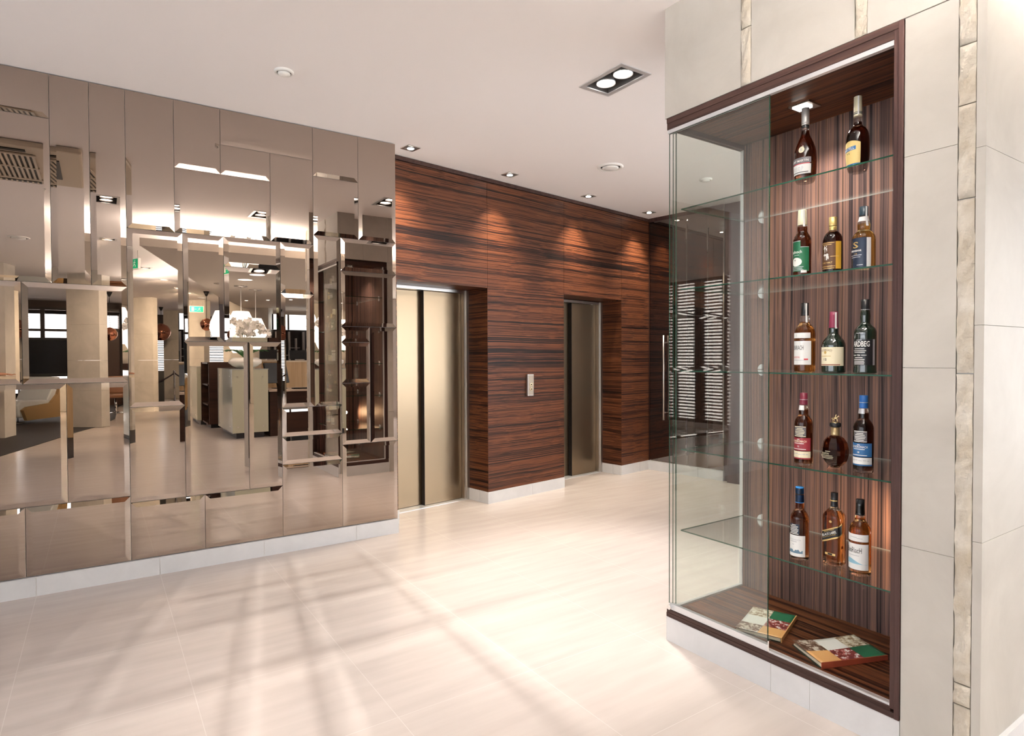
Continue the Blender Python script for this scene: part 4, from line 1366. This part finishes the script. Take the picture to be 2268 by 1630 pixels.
def column(nm, ax, ay, w, dp, label, dz=CZ):
    """square stone column, its corner at (ax, ay), one face turned to the camera's picture plane"""
    r = thing(nm, label, 'column', (ax, ay, 0), 0, None, 'structure')
    u = Vector((.81, .586, 0)); v = Vector((.586, -.81, 0))
    a = Vector((ax, ay, 0))
    zs = [.0065, .74, 1.36, 2.08, dz]
    for z0, z1 in zip(zs[:-1], zs[1:]):
        P = [a + u * .002 + v * .002, a + u * (w - .002) + v * .002, a + u * (w - .002) + v * (dp - .002), a + u * .002 + v * (dp - .002)]
        MB().prism([q[:2] for q in P], z0 + .001, z1 - .001).build('stone_slab', M_STONE, r)
column('column_1', -.50, -6.08, .67, .24, 'nearest stone column reflected left of centre in the mirrors')
column('column_2', .716, -10.78, .64, .22, 'second stone column reflected above the single low mirror panel')
column('column_3', 1.88, -15.6, .56, .3, 'farthest grey stone column behind the rope stand')
column('column_4', 2.12, -10.75, .52, .3, 'stone column carrying the exit sign behind the podiums')
column('column_5', 2.85, -9.2, 1.2, .3, 'broad stone column behind the white pendant lamps')
r = thing('column_6', 'stone wall end at the far left edge of the mirrors', 'column', (-2.0, -4.6, 0), 0, None, 'structure')
MB().prism([(-3.2, -4.85), (-1.37, -4.80), (-1.25, -5.2), (-3.2, -5.45)], .0065, CZ).build('stone_slab', M_STONE, r)
MB().box(-1.60, -1.38, -4.835, -4.805, 1.58, 1.80).build('wall_plate', mat('bronze_plate', (.10, .075, .04), .3, .6), r)
MB().box(-1.42, -1.385, -4.835, -4.805, .24, .34).build('socket', M_BLACK, r)

# dark carpeted lounge
b = MB().prism([(-5, .2), (-1.95, -.1), (-1.19, -2.2), (-.545, -4.41), (-.05, -5.9), (.3, -7.6), (.45, -11.5), (.7, -13.2), (-4.9, -13.2)], .0005, .006)
tag(b.build('lounge_carpet', mat('charcoal_carpet', (.028, .026, .028), .6)), 'dark charcoal lounge floor reflected at the lower left', 'carpet')

# white lounge chair
r = thing('lounge_chair', 'low white leather lounge chair with tan sides on the dark floor', 'lounge chair', (-1.36, -8.16, .006), R_(-55))
prof = [(-.46, .07), (.48, .07), (.60, .42), (.66, .86), (.54, .88), (.42, .58), (.22, .40), (-.44, .36), (-.56, .30)]
def ext(poly, y0, y1, z=0):
    n = len(poly)
    return [(x, y0, zz) for x, zz in poly] + [(x, y1, zz) for x, zz in poly], [tuple(range(n)), tuple(range(2 * n - 1, n - 1, -1))] + [(i, (i + 1) % n, n + (i + 1) % n, n + i) for i in range(n)]
for y0, y1 in ((-.44, -.37), (.37, .44)):
    v_, f_ = ext(prof, y0, y1)
    MB().add(v_, f_).build('side_panel', mat('tan_leather', (.45, .29, .13), .5), r, local=True)
ML = mat('white_leather', (.72, .77, .80), .4)
for nm, pl in (('seat_cushion', [(-.58, .14), (.44, .10), (.44, .36), (.22, .47), (-.52, .50), (-.62, .40)]), ('back_cushion', [(.18, .46), (.40, .36), (.53, .66), (.36, .74)]), ('head_cushion', [(.36, .75), (.53, .67), (.64, .90), (.60, .98), (.46, .97)])):
    v_, f_ = ext(pl, -.366, .366)
    o = MB().add(v_, f_).build(nm, ML, r, local=True)
    md = o.modifiers.new('round', 'BEVEL'); md.width = .035; md.segments = 3
r = thing('floor_lamp_stand', 'thin steel table stand beside the lounge chair', 'stand', (-1.44, -7.75, .006))
MB().cyl((-1.44, -7.75, .006), (-1.44, -7.75, .020), .11, n=24).build('base', M_CHROME, r)
MB().cyl((-1.44, -7.75, .02), (-1.44, -7.75, .52), .009).build('pole', M_CHROME, r)

# television on a dark stand with a white low table
r = thing('television', 'large black flat television between the stone columns in the reflection', 'television', (-1.05, -9.95, 0))
MB().box(-1.62, -.40, -10.02, -9.96, .95, 1.92, c=.01).build('casing', M_BLACK, r)
MB().box(-1.56, -.46, -9.961, -9.957, 1.03, 1.86).build('screen', mat('dark_screen', (.006, .008, .011), .12, spec=.7), r)
MB().box(-1.09, -.95, -10.06, -10.02, .04, .96).build('post', M_BLACK, r)
MB().box(-1.4, -.6, -10.2, -9.8, .006, .04).build('base', M_BLACK, r)
r = thing('low_table', 'white table with clutter below the television', 'table', (-1.0, -11.6, 0))
MB().box(-1.75, -.2, -11.9, -11.2, .72, .75, c=.004).build('table_top', M_WHITE, r)
for x, y in ((-1.7, -11.85), (-.25, -11.85), (-1.7, -11.25), (-.25, -11.25)):
    MB().box(x - .025, x + .025, y - .025, y + .025, .006, .72).build('leg', M_CHROME, r)
for i, (x, w, h) in enumerate(((-1.5, .07, .18), (-.8, .12, .10), (-.5, .05, .14))):
    tag(MB().lathe([(w * .8, 0), (w, h * .4), (w * .7, h)], x, -11.5, .75, 18).build('white_vase', M_WHITE), ('tall white pot on the low table', 'wide white pot on the low table', 'slim white pot on the low table')[i], 'pot', 'pots on the low table')

# dark timber screen in the lounge
r = thing('timber_screen', 'dark timber glazed screen standing behind the television', 'screen', (-.6, -12.5, 0))
b = MB()
for x in (-2.6, -1.25, -.66, .15, .62):
    b.box(x - .05, x + .05, -12.55, -12.45, .0065, CZ - .25)
for z in (2.8, 2.2):
    b.box(-2.6, .62, -12.54, -12.46, z - .035, z + .035)
b.build('frame', MF_, r)
MB().box(.15, .62, -12.52, -12.48, .0065, 2.28).build('panel', mat('mahogany', (.06, .022, .012), .4), r)
r = thing('swivel_chair', 'brown leather chair behind the nearest stone column', 'chair', (.35, -9.2, .006))
MB().box(.12, .58, -9.45, -9.0, .40, .50, c=.03).build('seat', mat('brown_leather', (.16, .07, .035), .45), r)
MB().box(.12, .58, -9.5, -9.43, .5, .95, c=.03).build('backrest', MATS['brown_leather'], r)
MB().cyl((.35, -9.22, .03), (.35, -9.22, .4), .025).build('post', M_CHROME, r)
MB().lathe([(.22, 0), (.20, .015), (.03, .04)], .35, -9.22, .006, 24).build('base', M_CHROME, r)

# copper pendants
def copper(x, y, z, rr, label):
    r = thing('copper_pendant', label, 'pendant lamp', (x, y, CZ), 0, 'copper ball pendants in the lounge')
    MB().lathe([(rr * .28, -rr), (rr * .7, -rr * .72), (rr * .95, -rr * .3), (rr, 0), (rr * .95, rr * .32), (rr * .7, rr * .72), (rr * .2, rr * .98)], x, y, z, 32, caps=False).build('shade', M_COPPER, r)
    MB().cyl((x, y, z + rr * .95), (x, y, CZ), .006, n=8).build('cord', M_BLACK, r)
    MB().lathe([(.07, 0), (.02, -.12)], x, y, CZ, 16).build('canopy', M_BLACK, r)
copper(1.70, -14.0, 2.27, .28, 'copper ball pendant half hidden by the second stone column')
copper(2.26, -8.0, 2.26, .155, 'upper copper ball pendant in front of the exit sign column')
copper(2.55, -8.0, 1.95, .155, 'lower copper ball pendant beside the white lamps')
copper(.28, -9.6, 2.02, .17, 'copper ball pendant right of the nearest stone column')

# white faceted pendants over the reception
def wpend(x, y, zt, zb, rr, label):
    r = thing('white_pendant', label, 'pendant lamp', (x, y, ZS), 0, 'white faceted pendants over the reception desk')
    h = zt - zb
    MB().lathe([(rr * .42, zb), (rr * .72, zb + h * .2), (rr, zb + h * .48), (rr * .93, zb + h * .66), (rr * .5, zt)], x, y, 0, 8, sm=False).build('shade', M_LAMPS, r)
    MB().cyl((x, y, zt), (x, y, ZS), .006, n=8).build('cord', M_WHITE, r)
    MB().lathe([(.12, 0), (.12, -.012), (.02, -.03)], x, y, ZS, 20).build('canopy', M_STEEL, r)
wpend(2.23, -3.40, 2.27, 1.48, .29, 'largest white faceted pendant behind the orchid')
wpend(2.60, -3.95, 2.18, 1.55, .22, 'white faceted pendant partly behind the orchid flowers')
wpend(1.84, -3.0, 2.26, 1.64, .20, 'white diamond shaped pendant at the mirror joint')

# exit signs
def exit_sign(x, y, z, rz, label, w=.34, h=.17):
    r = thing('exit_sign', label, 'exit sign', (x, y, z), rz)
    mg = mat('exit_green', (.0, .30, .14), .4, emit=(.0, .42, .20), es=.5)
    MB().box(-w / 2, w / 2, -.02, .02, -h / 2, h / 2, c=.003).build('case', M_WHITE, r, local=True)
    for s in (1, -1):
        y0 = .0205 * s
        q = MB().box(-w / 2 + .012, w / 2 - .012, min(y0, y0 - .001 * s), max(y0, y0 - .001 * s) + .0005, -h / 2 + .012, h / 2 - .012).build('face', mg, r, local=True)
        b = MB(); yy = y0 + .001 * s
        def bar(p0, p1, t=.009): b.cyl((p0[0], yy, p0[1]), (p1[0], yy, p1[1]), t / 2, n=6)
        bar((.055, .0), (.07, .03)); bar((.055, .0), (.04, -.03)); bar((.055, .0), (.085, -.02)); bar((.085, -.02), (.09, -.05)); bar((.04, -.03), (.015, -.035)); bar((.068, .028), (.04, .018)); bar((.068, .028), (.095, .012))
        b.lathe([(.0005, -.009), (.009, 0), (.0005, .009)], .078, yy, .045, 10)
        b.box(-.12, -.06, yy - .001, yy + .001, -.052, .052)
        bar((-.045, 0), (.0, 0), .012)
        b.build('pictogram', M_WHITE, q, local=True)
    for x_ in (-w * .35, w * .35):
        MB().cyl((x_, 0, h / 2), (x_, 0, h / 2 + .12), .004, n=6).build('hanger', M_STEEL, r, local=True)
exit_sign(.47, -2.2, 2.88, R_(65), 'green exit sign hanging edge-on beside the cove corner')
exit_sign(2.16, -9.05, 2.71, 0, 'green exit sign hanging in front of the lounge column')

# reception podiums
def podium(x0, x1, y0, y1, h, label, shelves=False):
    r = thing('reception_podium', label, 'podium', ((x0 + x1) / 2, (y0 + y1) / 2, 0))
    MB().box(x0 + .02, x1 - .02, y0 + .02, y1 - .02, .10, h - .012).build('body', M_DWOOD, r)
    MB().box(x0 + .06, x1 - .06, y0 + .06, y1 - .06, 0, .10).build('plinth', mat('dark_plinth', (.05, .05, .055), .4), r)
    def glass(nm, a, c, d, e, m_, axis):
        g_ = MB().box(a, c, d, e, .10, h - .005).build(nm, m_, r)
        b = MB()
        for z in (.20, h - .12):
            for t in (.15, .85):
                if axis == 'y':
                    y = d + (e - d) * t
                    b.cyl((a - .004, y, z), (c, y, z), .011, n=12)
                else:
                    x = a + (c - a) * t
                    b.cyl((x, e + .004, z), (x, d, z), .011, n=12)
        b.build('glass_fixing', M_STEEL, g_)
    glass('side_glass', x0 - .012, x0, y0, y1, M_FROST, 'y')
    glass('front_glass', x0 - .012, x1, y1, y1 + .012, M_FROST2, 'x')
    MB().box(x0 - .015, x1 + .01, y0 - .01, y1 + .015, h - .004, h + .008).build('glass_top', mat('pale_glass_top', (.45, .50, .47), .05, spec=.7), r)
    return r
podium(1.90, 2.46, -3.70, -2.20, 1.19, 'near reception podium clad in pale glass, under the orchid bowl')
r = podium(1.70, 2.15, -6.40, -5.0, 1.20, 'far reception podium clad in pale glass beside the bookcase unit')
r = thing('shelf_unit', 'dark wood unit with open shelves between the two glass podiums', 'shelf unit', (2.0, -4.5, 0))
MB().box(1.76, 2.5, -4.96, -4.93, .08, 1.30).build('side', M_DWOOD, r)
MB().box(1.80, 2.5, -4.2, -4.17, .08, 1.30).build('side', M_DWOOD, r)
MB().box(2.2, 2.5, -4.93, -4.2, .08, 1.30).build('back', M_BLACK, r)
for z in (.08, .45, .84, 1.27):
    MB().box(1.78, 2.2, -4.93, -4.2, z, z + .03).build('shelf', M_DWOOD, r)
MB().box(1.84, 2.46, -4.9, -4.25, 0, .08).build('plinth', M_BLACK, r)

# orchid in a white bowl
r = thing('orchid_bowl', 'white orchids in a wide white bowl on the near podium', 'plant', (2.2, -2.75, 1.199))
MB().lathe([(.10, 0), (.20, .04), (.275, .10), (.27, .15), (.20, .19), (.19, .185), (.25, .14), (.25, .10)], 2.2, -2.75, 1.199, 40).build('bowl', mat('white_ceramic', (.80, .77, .72), .25), r)
rl = random.Random(11)
b = MB()
for i in range(13):
    a = rl.uniform(0, 2 * PI); L = rl.uniform(.28, .42); w = .05
    pts = []
    for j in range(6):
        t = j / 5
        pts.append((Vector((2.2 + math.cos(a) * L * t, -2.75 + math.sin(a) * L * t, 1.37 + .16 * math.sin(t * 2.2))), w * math.sin(PI * min(t * .9 + .08, 1))))
    sd = Vector((-math.sin(a), math.cos(a), 0))
    vs = []
    for p_, w_ in pts:
        vs += [p_ - sd * w_ + Vector((0, 0, .01)), p_, p_ + sd * w_ + Vector((0, 0, .01))]
    b.add(vs, [(k * 3 + c, k * 3 + c + 1, k * 3 + c + 4, k * 3 + c + 3) for k in range(5) for c in range(2)], 0, True)
tag(b.build('leaves', mat('orchid_leaf', (.03, .16, .03), .4), r), kind='stuff')
for i in range(5):
    a = i * 1.3 + .4
    end = Vector((2.24 + .36 * math.cos(a) , -2.75 + .25 * math.sin(a), 1.80 + .07 * (i % 3)))
    ctl = Vector((2.2 + .10 * math.cos(a), -2.75 + .08 * math.sin(a), 2.32 + .08 * (i % 2)))
    st = Vector((2.2, -2.75, 1.36))
    pts = [(st * (1 - t) ** 2 + ctl * 2 * t * (1 - t) + end * t * t) for t in [k / 9 for k in range(10)]]
    stem = MB().tube(pts, .005, 6).build('stem', mat('orchid_stem', (.09, .11, .04), .5), r)
    b = MB()
    for k in range(3, 10):
        for rep in range(3):
            c = Vector(pts[k]) + Vector((rl.uniform(-.05, .05), rl.uniform(-.05, .05), rl.uniform(-.04, .03)))
            nrm = Vector((rl.uniform(-.6, .6), rl.uniform(.3, 1), rl.uniform(-.3, .5))).normalized()
            u = nrm.orthogonal().normalized(); v = nrm.cross(u)
            for p_ in range(5):
                t = 2 * PI * p_ / 5
                d_ = u * math.cos(t) + v * math.sin(t); e_ = nrm.cross(d_)
                b.add([c, c + d_ * .028 + e_ * .022 + nrm * .006, c + d_ * .055 + nrm * .004, c + d_ * .028 - e_ * .022 + nrm * .006], [(0, 1, 2, 3)])
    b.build('blossom', mat('orchid_petal', (.84, .81, .76), .5), stem)

# reception desk, back counter, monitors
r = thing('reception_desk', 'dark veneered reception desk right of the near podium', 'desk', (3.3, -2.6, 0))
MB().box(2.50, 4.4, -2.75, -2.25, .0, .79).build('front_panel', M_DWOOD, r)
MB().box(2.48, 4.42, -3.1, -2.22, .79, .82, c=.003).build('desk_top', mat('pale_desk_top', (.50, .40, .32), .3), r)
r = thing('monitor', 'black computer monitor leaning on the reception desk', 'monitor', (2.75, -2.75, .82))
M4 = Matrix.Translation((2.78, -2.75, .826)) @ Matrix.Rotation(R_(-25), 4, 'Z') @ Matrix.Rotation(R_(16), 4, 'X')
MB().box(-.24, .24, -.02, .02, .10, .48, 0, M4).build('screen', M_BLACK, r)
MB().box(-.03, .03, -.02, .02, .0, .12, 0, M4).build('stand', M_BLACK, r)
MB().box(2.66, 2.9, -2.85, -2.65, .8202, .832).build('base', M_BLACK, r)
tag(MB().box(2.95, 3.35, -2.55, -2.40, .82, .842, c=.004).build('keyboard', M_BLACK), 'black keyboard on the reception desk', 'keyboard')
r = thing('back_counter', 'light oak slanted counter front behind the reception desk', 'counter', (3.8, -5, 0))
MB().prism([(2.9, -4.8), (3.35, -4.55), (5.2, -4.9), (5.2, -5.6), (2.9, -5.5)], 0, 1.30).build('front', M_OAK, r)
MB().prism([(2.88, -4.78), (3.35, -4.53), (5.22, -4.88), (5.22, -5.62), (2.88, -5.52)], 1.30, 1.33).build('counter_top', mat('cream_counter_top', (.66, .55, .40), .35), r)
for i, x in enumerate((3.12, 3.75)):
    r = thing('counter_monitor', ('black screen on the back counter beside the stone column', 'black screen on the back counter before the shelf wall')[i], 'monitor', (x, -5.0, 1.33))
    MB().box(x - .22, x + .22, -5.02, -4.98, 1.36, 1.56).build('screen', M_BLACK, r)
    MB().box(x - .08, x + .08, -5.06, -4.94, 1.33, 1.36).build('stand', M_STEEL, r)
# dark shelf wall behind
r = thing('shelf_wall', 'tall dark shelf wall with thin white dividers behind the back counter', 'shelving', (4.6, -8.2, 0))
MB().box(3.9, 6.2, -8.5, -8.3, 0, 2.15).build('back_panel', mat('black_brown_panel', (.018, .013, .012), .3), r)
b = MB()
for i, x in enumerate([3.95, 4.15, 4.32, 4.5, 4.7, 4.88, 5.1, 5.4]):
    b.box(x, x + .012, -8.3, -8.1, .2 + .3 * (i % 3), 2.1 - .18 * (i % 2))
for i, (x, z) in enumerate(((3.95, 1.75), (4.15, 1.45), (4.35, 1.65), (4.5, 1.2), (4.7, 1.5), (4.88, 1.1), (3.95, 1.15))):
    b.box(x, x + .24, -8.3, -8.1, z, z + .014)
b.build('divider', mat('grey_white_edge', (.62, .62, .62), .4), r)
r = thing('panel_door', 'mahogany wall panel between the stone column and the shelf wall', 'panel', (3.95, -9.2, 0))
MB().box(4.2, 4.9, -10.3, -10.2, 0, 2.45).build('leaf', MATS['mahogany'], r)
r = thing('clerestory_window', 'bright strip window above the dark shelf wall', 'window', (5.0, -8.45, 2.16))
MB().box(3.9, 6.2, -8.48, -8.46, 2.16, 2.58).build('pane', mat('daylit_opal_pane', (.9, .95, 1), .4, emit=(.82, .92, 1.), es=2.2), r)
for x in (3.9, 4.35, 5.05, 5.7):
    MB().box(x, x + .04, -8.46, -8.42, 2.16, 2.58).build('mullion', MF_, r)
r = thing('leaning_pillar', 'slanted grey pillar beside the shelf wall', 'pillar', (5.0, -7.2, 0), 0, None, 'structure')
MB().add([(4.95, -7.3, 0), (5.35, -7.3, 0), (5.35, -7, 0), (4.95, -7, 0), (4.55, -7.3, ZS), (4.95, -7.3, ZS), (4.95, -7, ZS), (4.55, -7, ZS)], [(3, 2, 1, 0), (4, 5, 6, 7), (0, 1, 5, 4), (1, 2, 6, 5), (2, 3, 7, 6), (3, 0, 4, 7)]).build('shaft', mat('grey_violet_plaster', (.22, .20, .22), .7), r)

# rope stand
def stanchion(x, y, label):
    r = thing('rope_stand', label, 'rope stand', (x, y, 0), 0, 'rope barrier stands')
    MB().lathe([(.17, 0), (.165, .018), (.04, .035)], x, y, 0, 28).build('base', M_CHROME, r)
    MB().cyl((x, y, .03), (x, y, .93), .025, n=16).build('pole', M_CHROME, r)
    MB().lathe([(.03, 0), (.045, .02), (.03, .05), (.045, .075), (.002, .1)], x, y, .93, 20).build('finial', M_CHROME, r)
    return r
r = stanchion(2.03, -13.67, 'chrome rope stand in front of the farthest stone column')
for s in (-1, 1):
    pts = [(2.03 + s * t * .75, -13.67 - .1 * t, .93 - .62 * t + .25 * t * t) for t in [k / 8 for k in range(9)]]
    MB().tube(pts, .022, 8).build('rope', mat('dark_rope', (.02, .012, .02), .7), r)
tag(MB().box(1.25, 1.75, -14.2, -13.8, 0, 1.0, c=.01).build('luggage_cabinet', M_BLACK), 'low black cabinet left of the rope stand', 'cabinet')

# counter and person at the left edge of the mirrors
r = thing('writing_counter', 'pale counter at the left edge where a person rests a hand', 'counter', (-2.2, -3.9, 0))
MB().box(-3.0, -1.10, -4.3, -3.75, 1.06, 1.10, c=.004).build('counter_top', mat('cream_stone_top', (.72, .62, .48), .3), r)
MB().box(-2.9, -1.62, -4.25, -3.85, .0065, 1.06).build('front', M_OAK, r)

def skin_chain(name, pts, edges, m_, parent, sub=2, root=0):
    me = bpy.data.meshes.new(name)
    me.from_pydata([q[:3] for q in pts], edges, [])
    o = bpy.data.objects.new(name, me)
    COL.objects.link(o)
    o.modifiers.new('skin', 'SKIN').use_smooth_shade = True
    me.skin_vertices[0].data[root].use_root = True
    for i, q in enumerate(pts):
        r_ = q[3]
        me.skin_vertices[0].data[i].radius = (r_, q[4] if len(q) > 4 else r_)
    md = o.modifiers.new('smooth', 'SUBSURF'); md.levels = sub; md.render_levels = sub
    me.materials.append(m_)
    o.parent = parent
    WM[o.name] = mw(parent)
    return o
SKIN = mat('skin', (.55, .30, .20), .5)
# standing behind the counter, facing the mirrors (+y), left arm laid along the counter top
px, py = -1.80, -4.44
per = thing('person', 'person in a yellow top standing at the counter, one forearm on the counter top', 'person', (px, py, 0))
P = [(0, 0, .92, .14, .11), (0, .01, 1.08, .125, .10), (0, .01, 1.26, .15, .105), (0, -.01, 1.40, .12, .08), (0, 0, 1.49, .052), (0, .02, 1.56, .055),
     (0, .03, 1.63, .083, .095), (0, .02, 1.71, .07, .085),
     (.17, -.01, 1.385, .052), (.235, .06, 1.22, .042), (.27, .16, 1.14, .036), (.40, .19, 1.135, .030), (.50, .19, 1.133, .024, .020),
     (-.17, -.01, 1.385, .052), (-.24, .02, 1.12, .042), (-.23, .10, .90, .034), (-.225, .15, .82, .022),
     (.09, 0, .86, .095), (.10, .01, .50, .062), (.10, -.02, .10, .042), (.10, .08, .035, .035),
     (-.09, 0, .86, .095), (-.10, .01, .50, .062), (-.10, -.02, .10, .042), (-.10, .08, .035, .035)]
E_ = [(0, 1), (1, 2), (2, 3), (3, 4), (4, 5), (5, 6), (6, 7), (3, 8), (8, 9), (9, 10), (10, 11), (11, 12), (3, 13), (13, 14), (14, 15), (15, 16), (0, 17), (17, 18), (18, 19), (19, 20), (0, 21), (21, 22), (22, 23), (23, 24)]
body = skin_chain('body', P, E_, SKIN, per)
# hand: palm and five separate bent fingers resting on the counter
hand = [(.49, .19, 1.133, .022, .017), (.535, .19, 1.128, .036, .014), (.575, .19, 1.124, .036, .012)]
skin_chain('palm', hand, [(0, 1), (1, 2)], SKIN, body)
for i, (dy, L) in enumerate(((.030, .068), (.010, .078), (-.010, .072), (-.030, .056))):
    f = [(.572, .19 + dy, 1.125, .0095), (.572 + L * .45, .19 + dy * 1.15, 1.130, .009), (.572 + L * .78, .19 + dy * 1.2, 1.120, .008), (.572 + L, .19 + dy * 1.2, 1.111, .007)]
    skin_chain('finger', f, [(0, 1), (1, 2), (2, 3)], SKIN, body)
skin_chain('thumb', [(.520, .222, 1.124, .011), (.550, .246, 1.121, .010), (.580, .254, 1.114, .008)], [(0, 1), (1, 2)], SKIN, body)
top = [(0, .0, .93, .155, .125), (0, .01, 1.08, .14, .115), (0, .01, 1.26, .165, .12), (0, -.01, 1.40, .13, .09), (.17, -.01, 1.385, .066), (.225, .045, 1.25, .058), (-.17, -.01, 1.385, .066), (-.225, .01, 1.22, .058)]
skin_chain('yellow_top', top, [(0, 1), (1, 2), (2, 3), (3, 4), (4, 5), (3, 6), (6, 7)], mat('yellow_cloth', (.75, .52, .12), .8), body)
tr = [(0, 0, .90, .15, .12), (.09, 0, .84, .11), (.10, .01, .50, .078), (.10, -.02, .12, .062), (-.09, 0, .84, .11), (-.10, .01, .50, .078), (-.10, -.02, .12, .062)]
skin_chain('trousers', tr, [(0, 1), (1, 2), (2, 3), (0, 4), (4, 5), (5, 6)], mat('dark_trousers', (.03, .03, .04), .8), body)
hr = [(0, -.015, 1.76, .075, .075), (0, -.045, 1.68, .098, .075), (0, -.065, 1.56, .09, .05), (0, -.075, 1.42, .075, .035)]
skin_chain('hair', hr, [(0, 1), (1, 2), (2, 3)], mat('reddish_brown_hair', (.10, .03, .015), .5), body)
for sx in (-1, 1):
    MB().lathe([(.0005, -.011), (.008, -.007), (.011, 0), (.008, .007), (.0005, .011)], px + sx * .031, py + .098, 1.635, 12).build('eye', mat('eye_white', (.7, .7, .7), .2), body)
    MB().cyl((px + sx * .031, py + .106, 1.635), (px + sx * .031, py + .1105, 1.635), .0055, n=12).build('iris', mat('brown_iris', (.05, .025, .012), .2), body)
    MB().lathe([(.0005, -.03), (.014, -.02), (.016, .01), (.0005, .03)], px + sx * .083, py + .015, 1.625, 12, sx=.5).build('ear', SKIN, body)
skin_chain('nose', [(0, .108, 1.635, .008), (0, .128, 1.605, .011)], [(0, 1)], SKIN, body, 1)
MB().tube([(px - .024, py + .102, 1.575), (px, py + .112, 1.573), (px + .024, py + .102, 1.575)], .005, 8).build('mouth', mat('lips', (.42, .12, .10), .5), body)
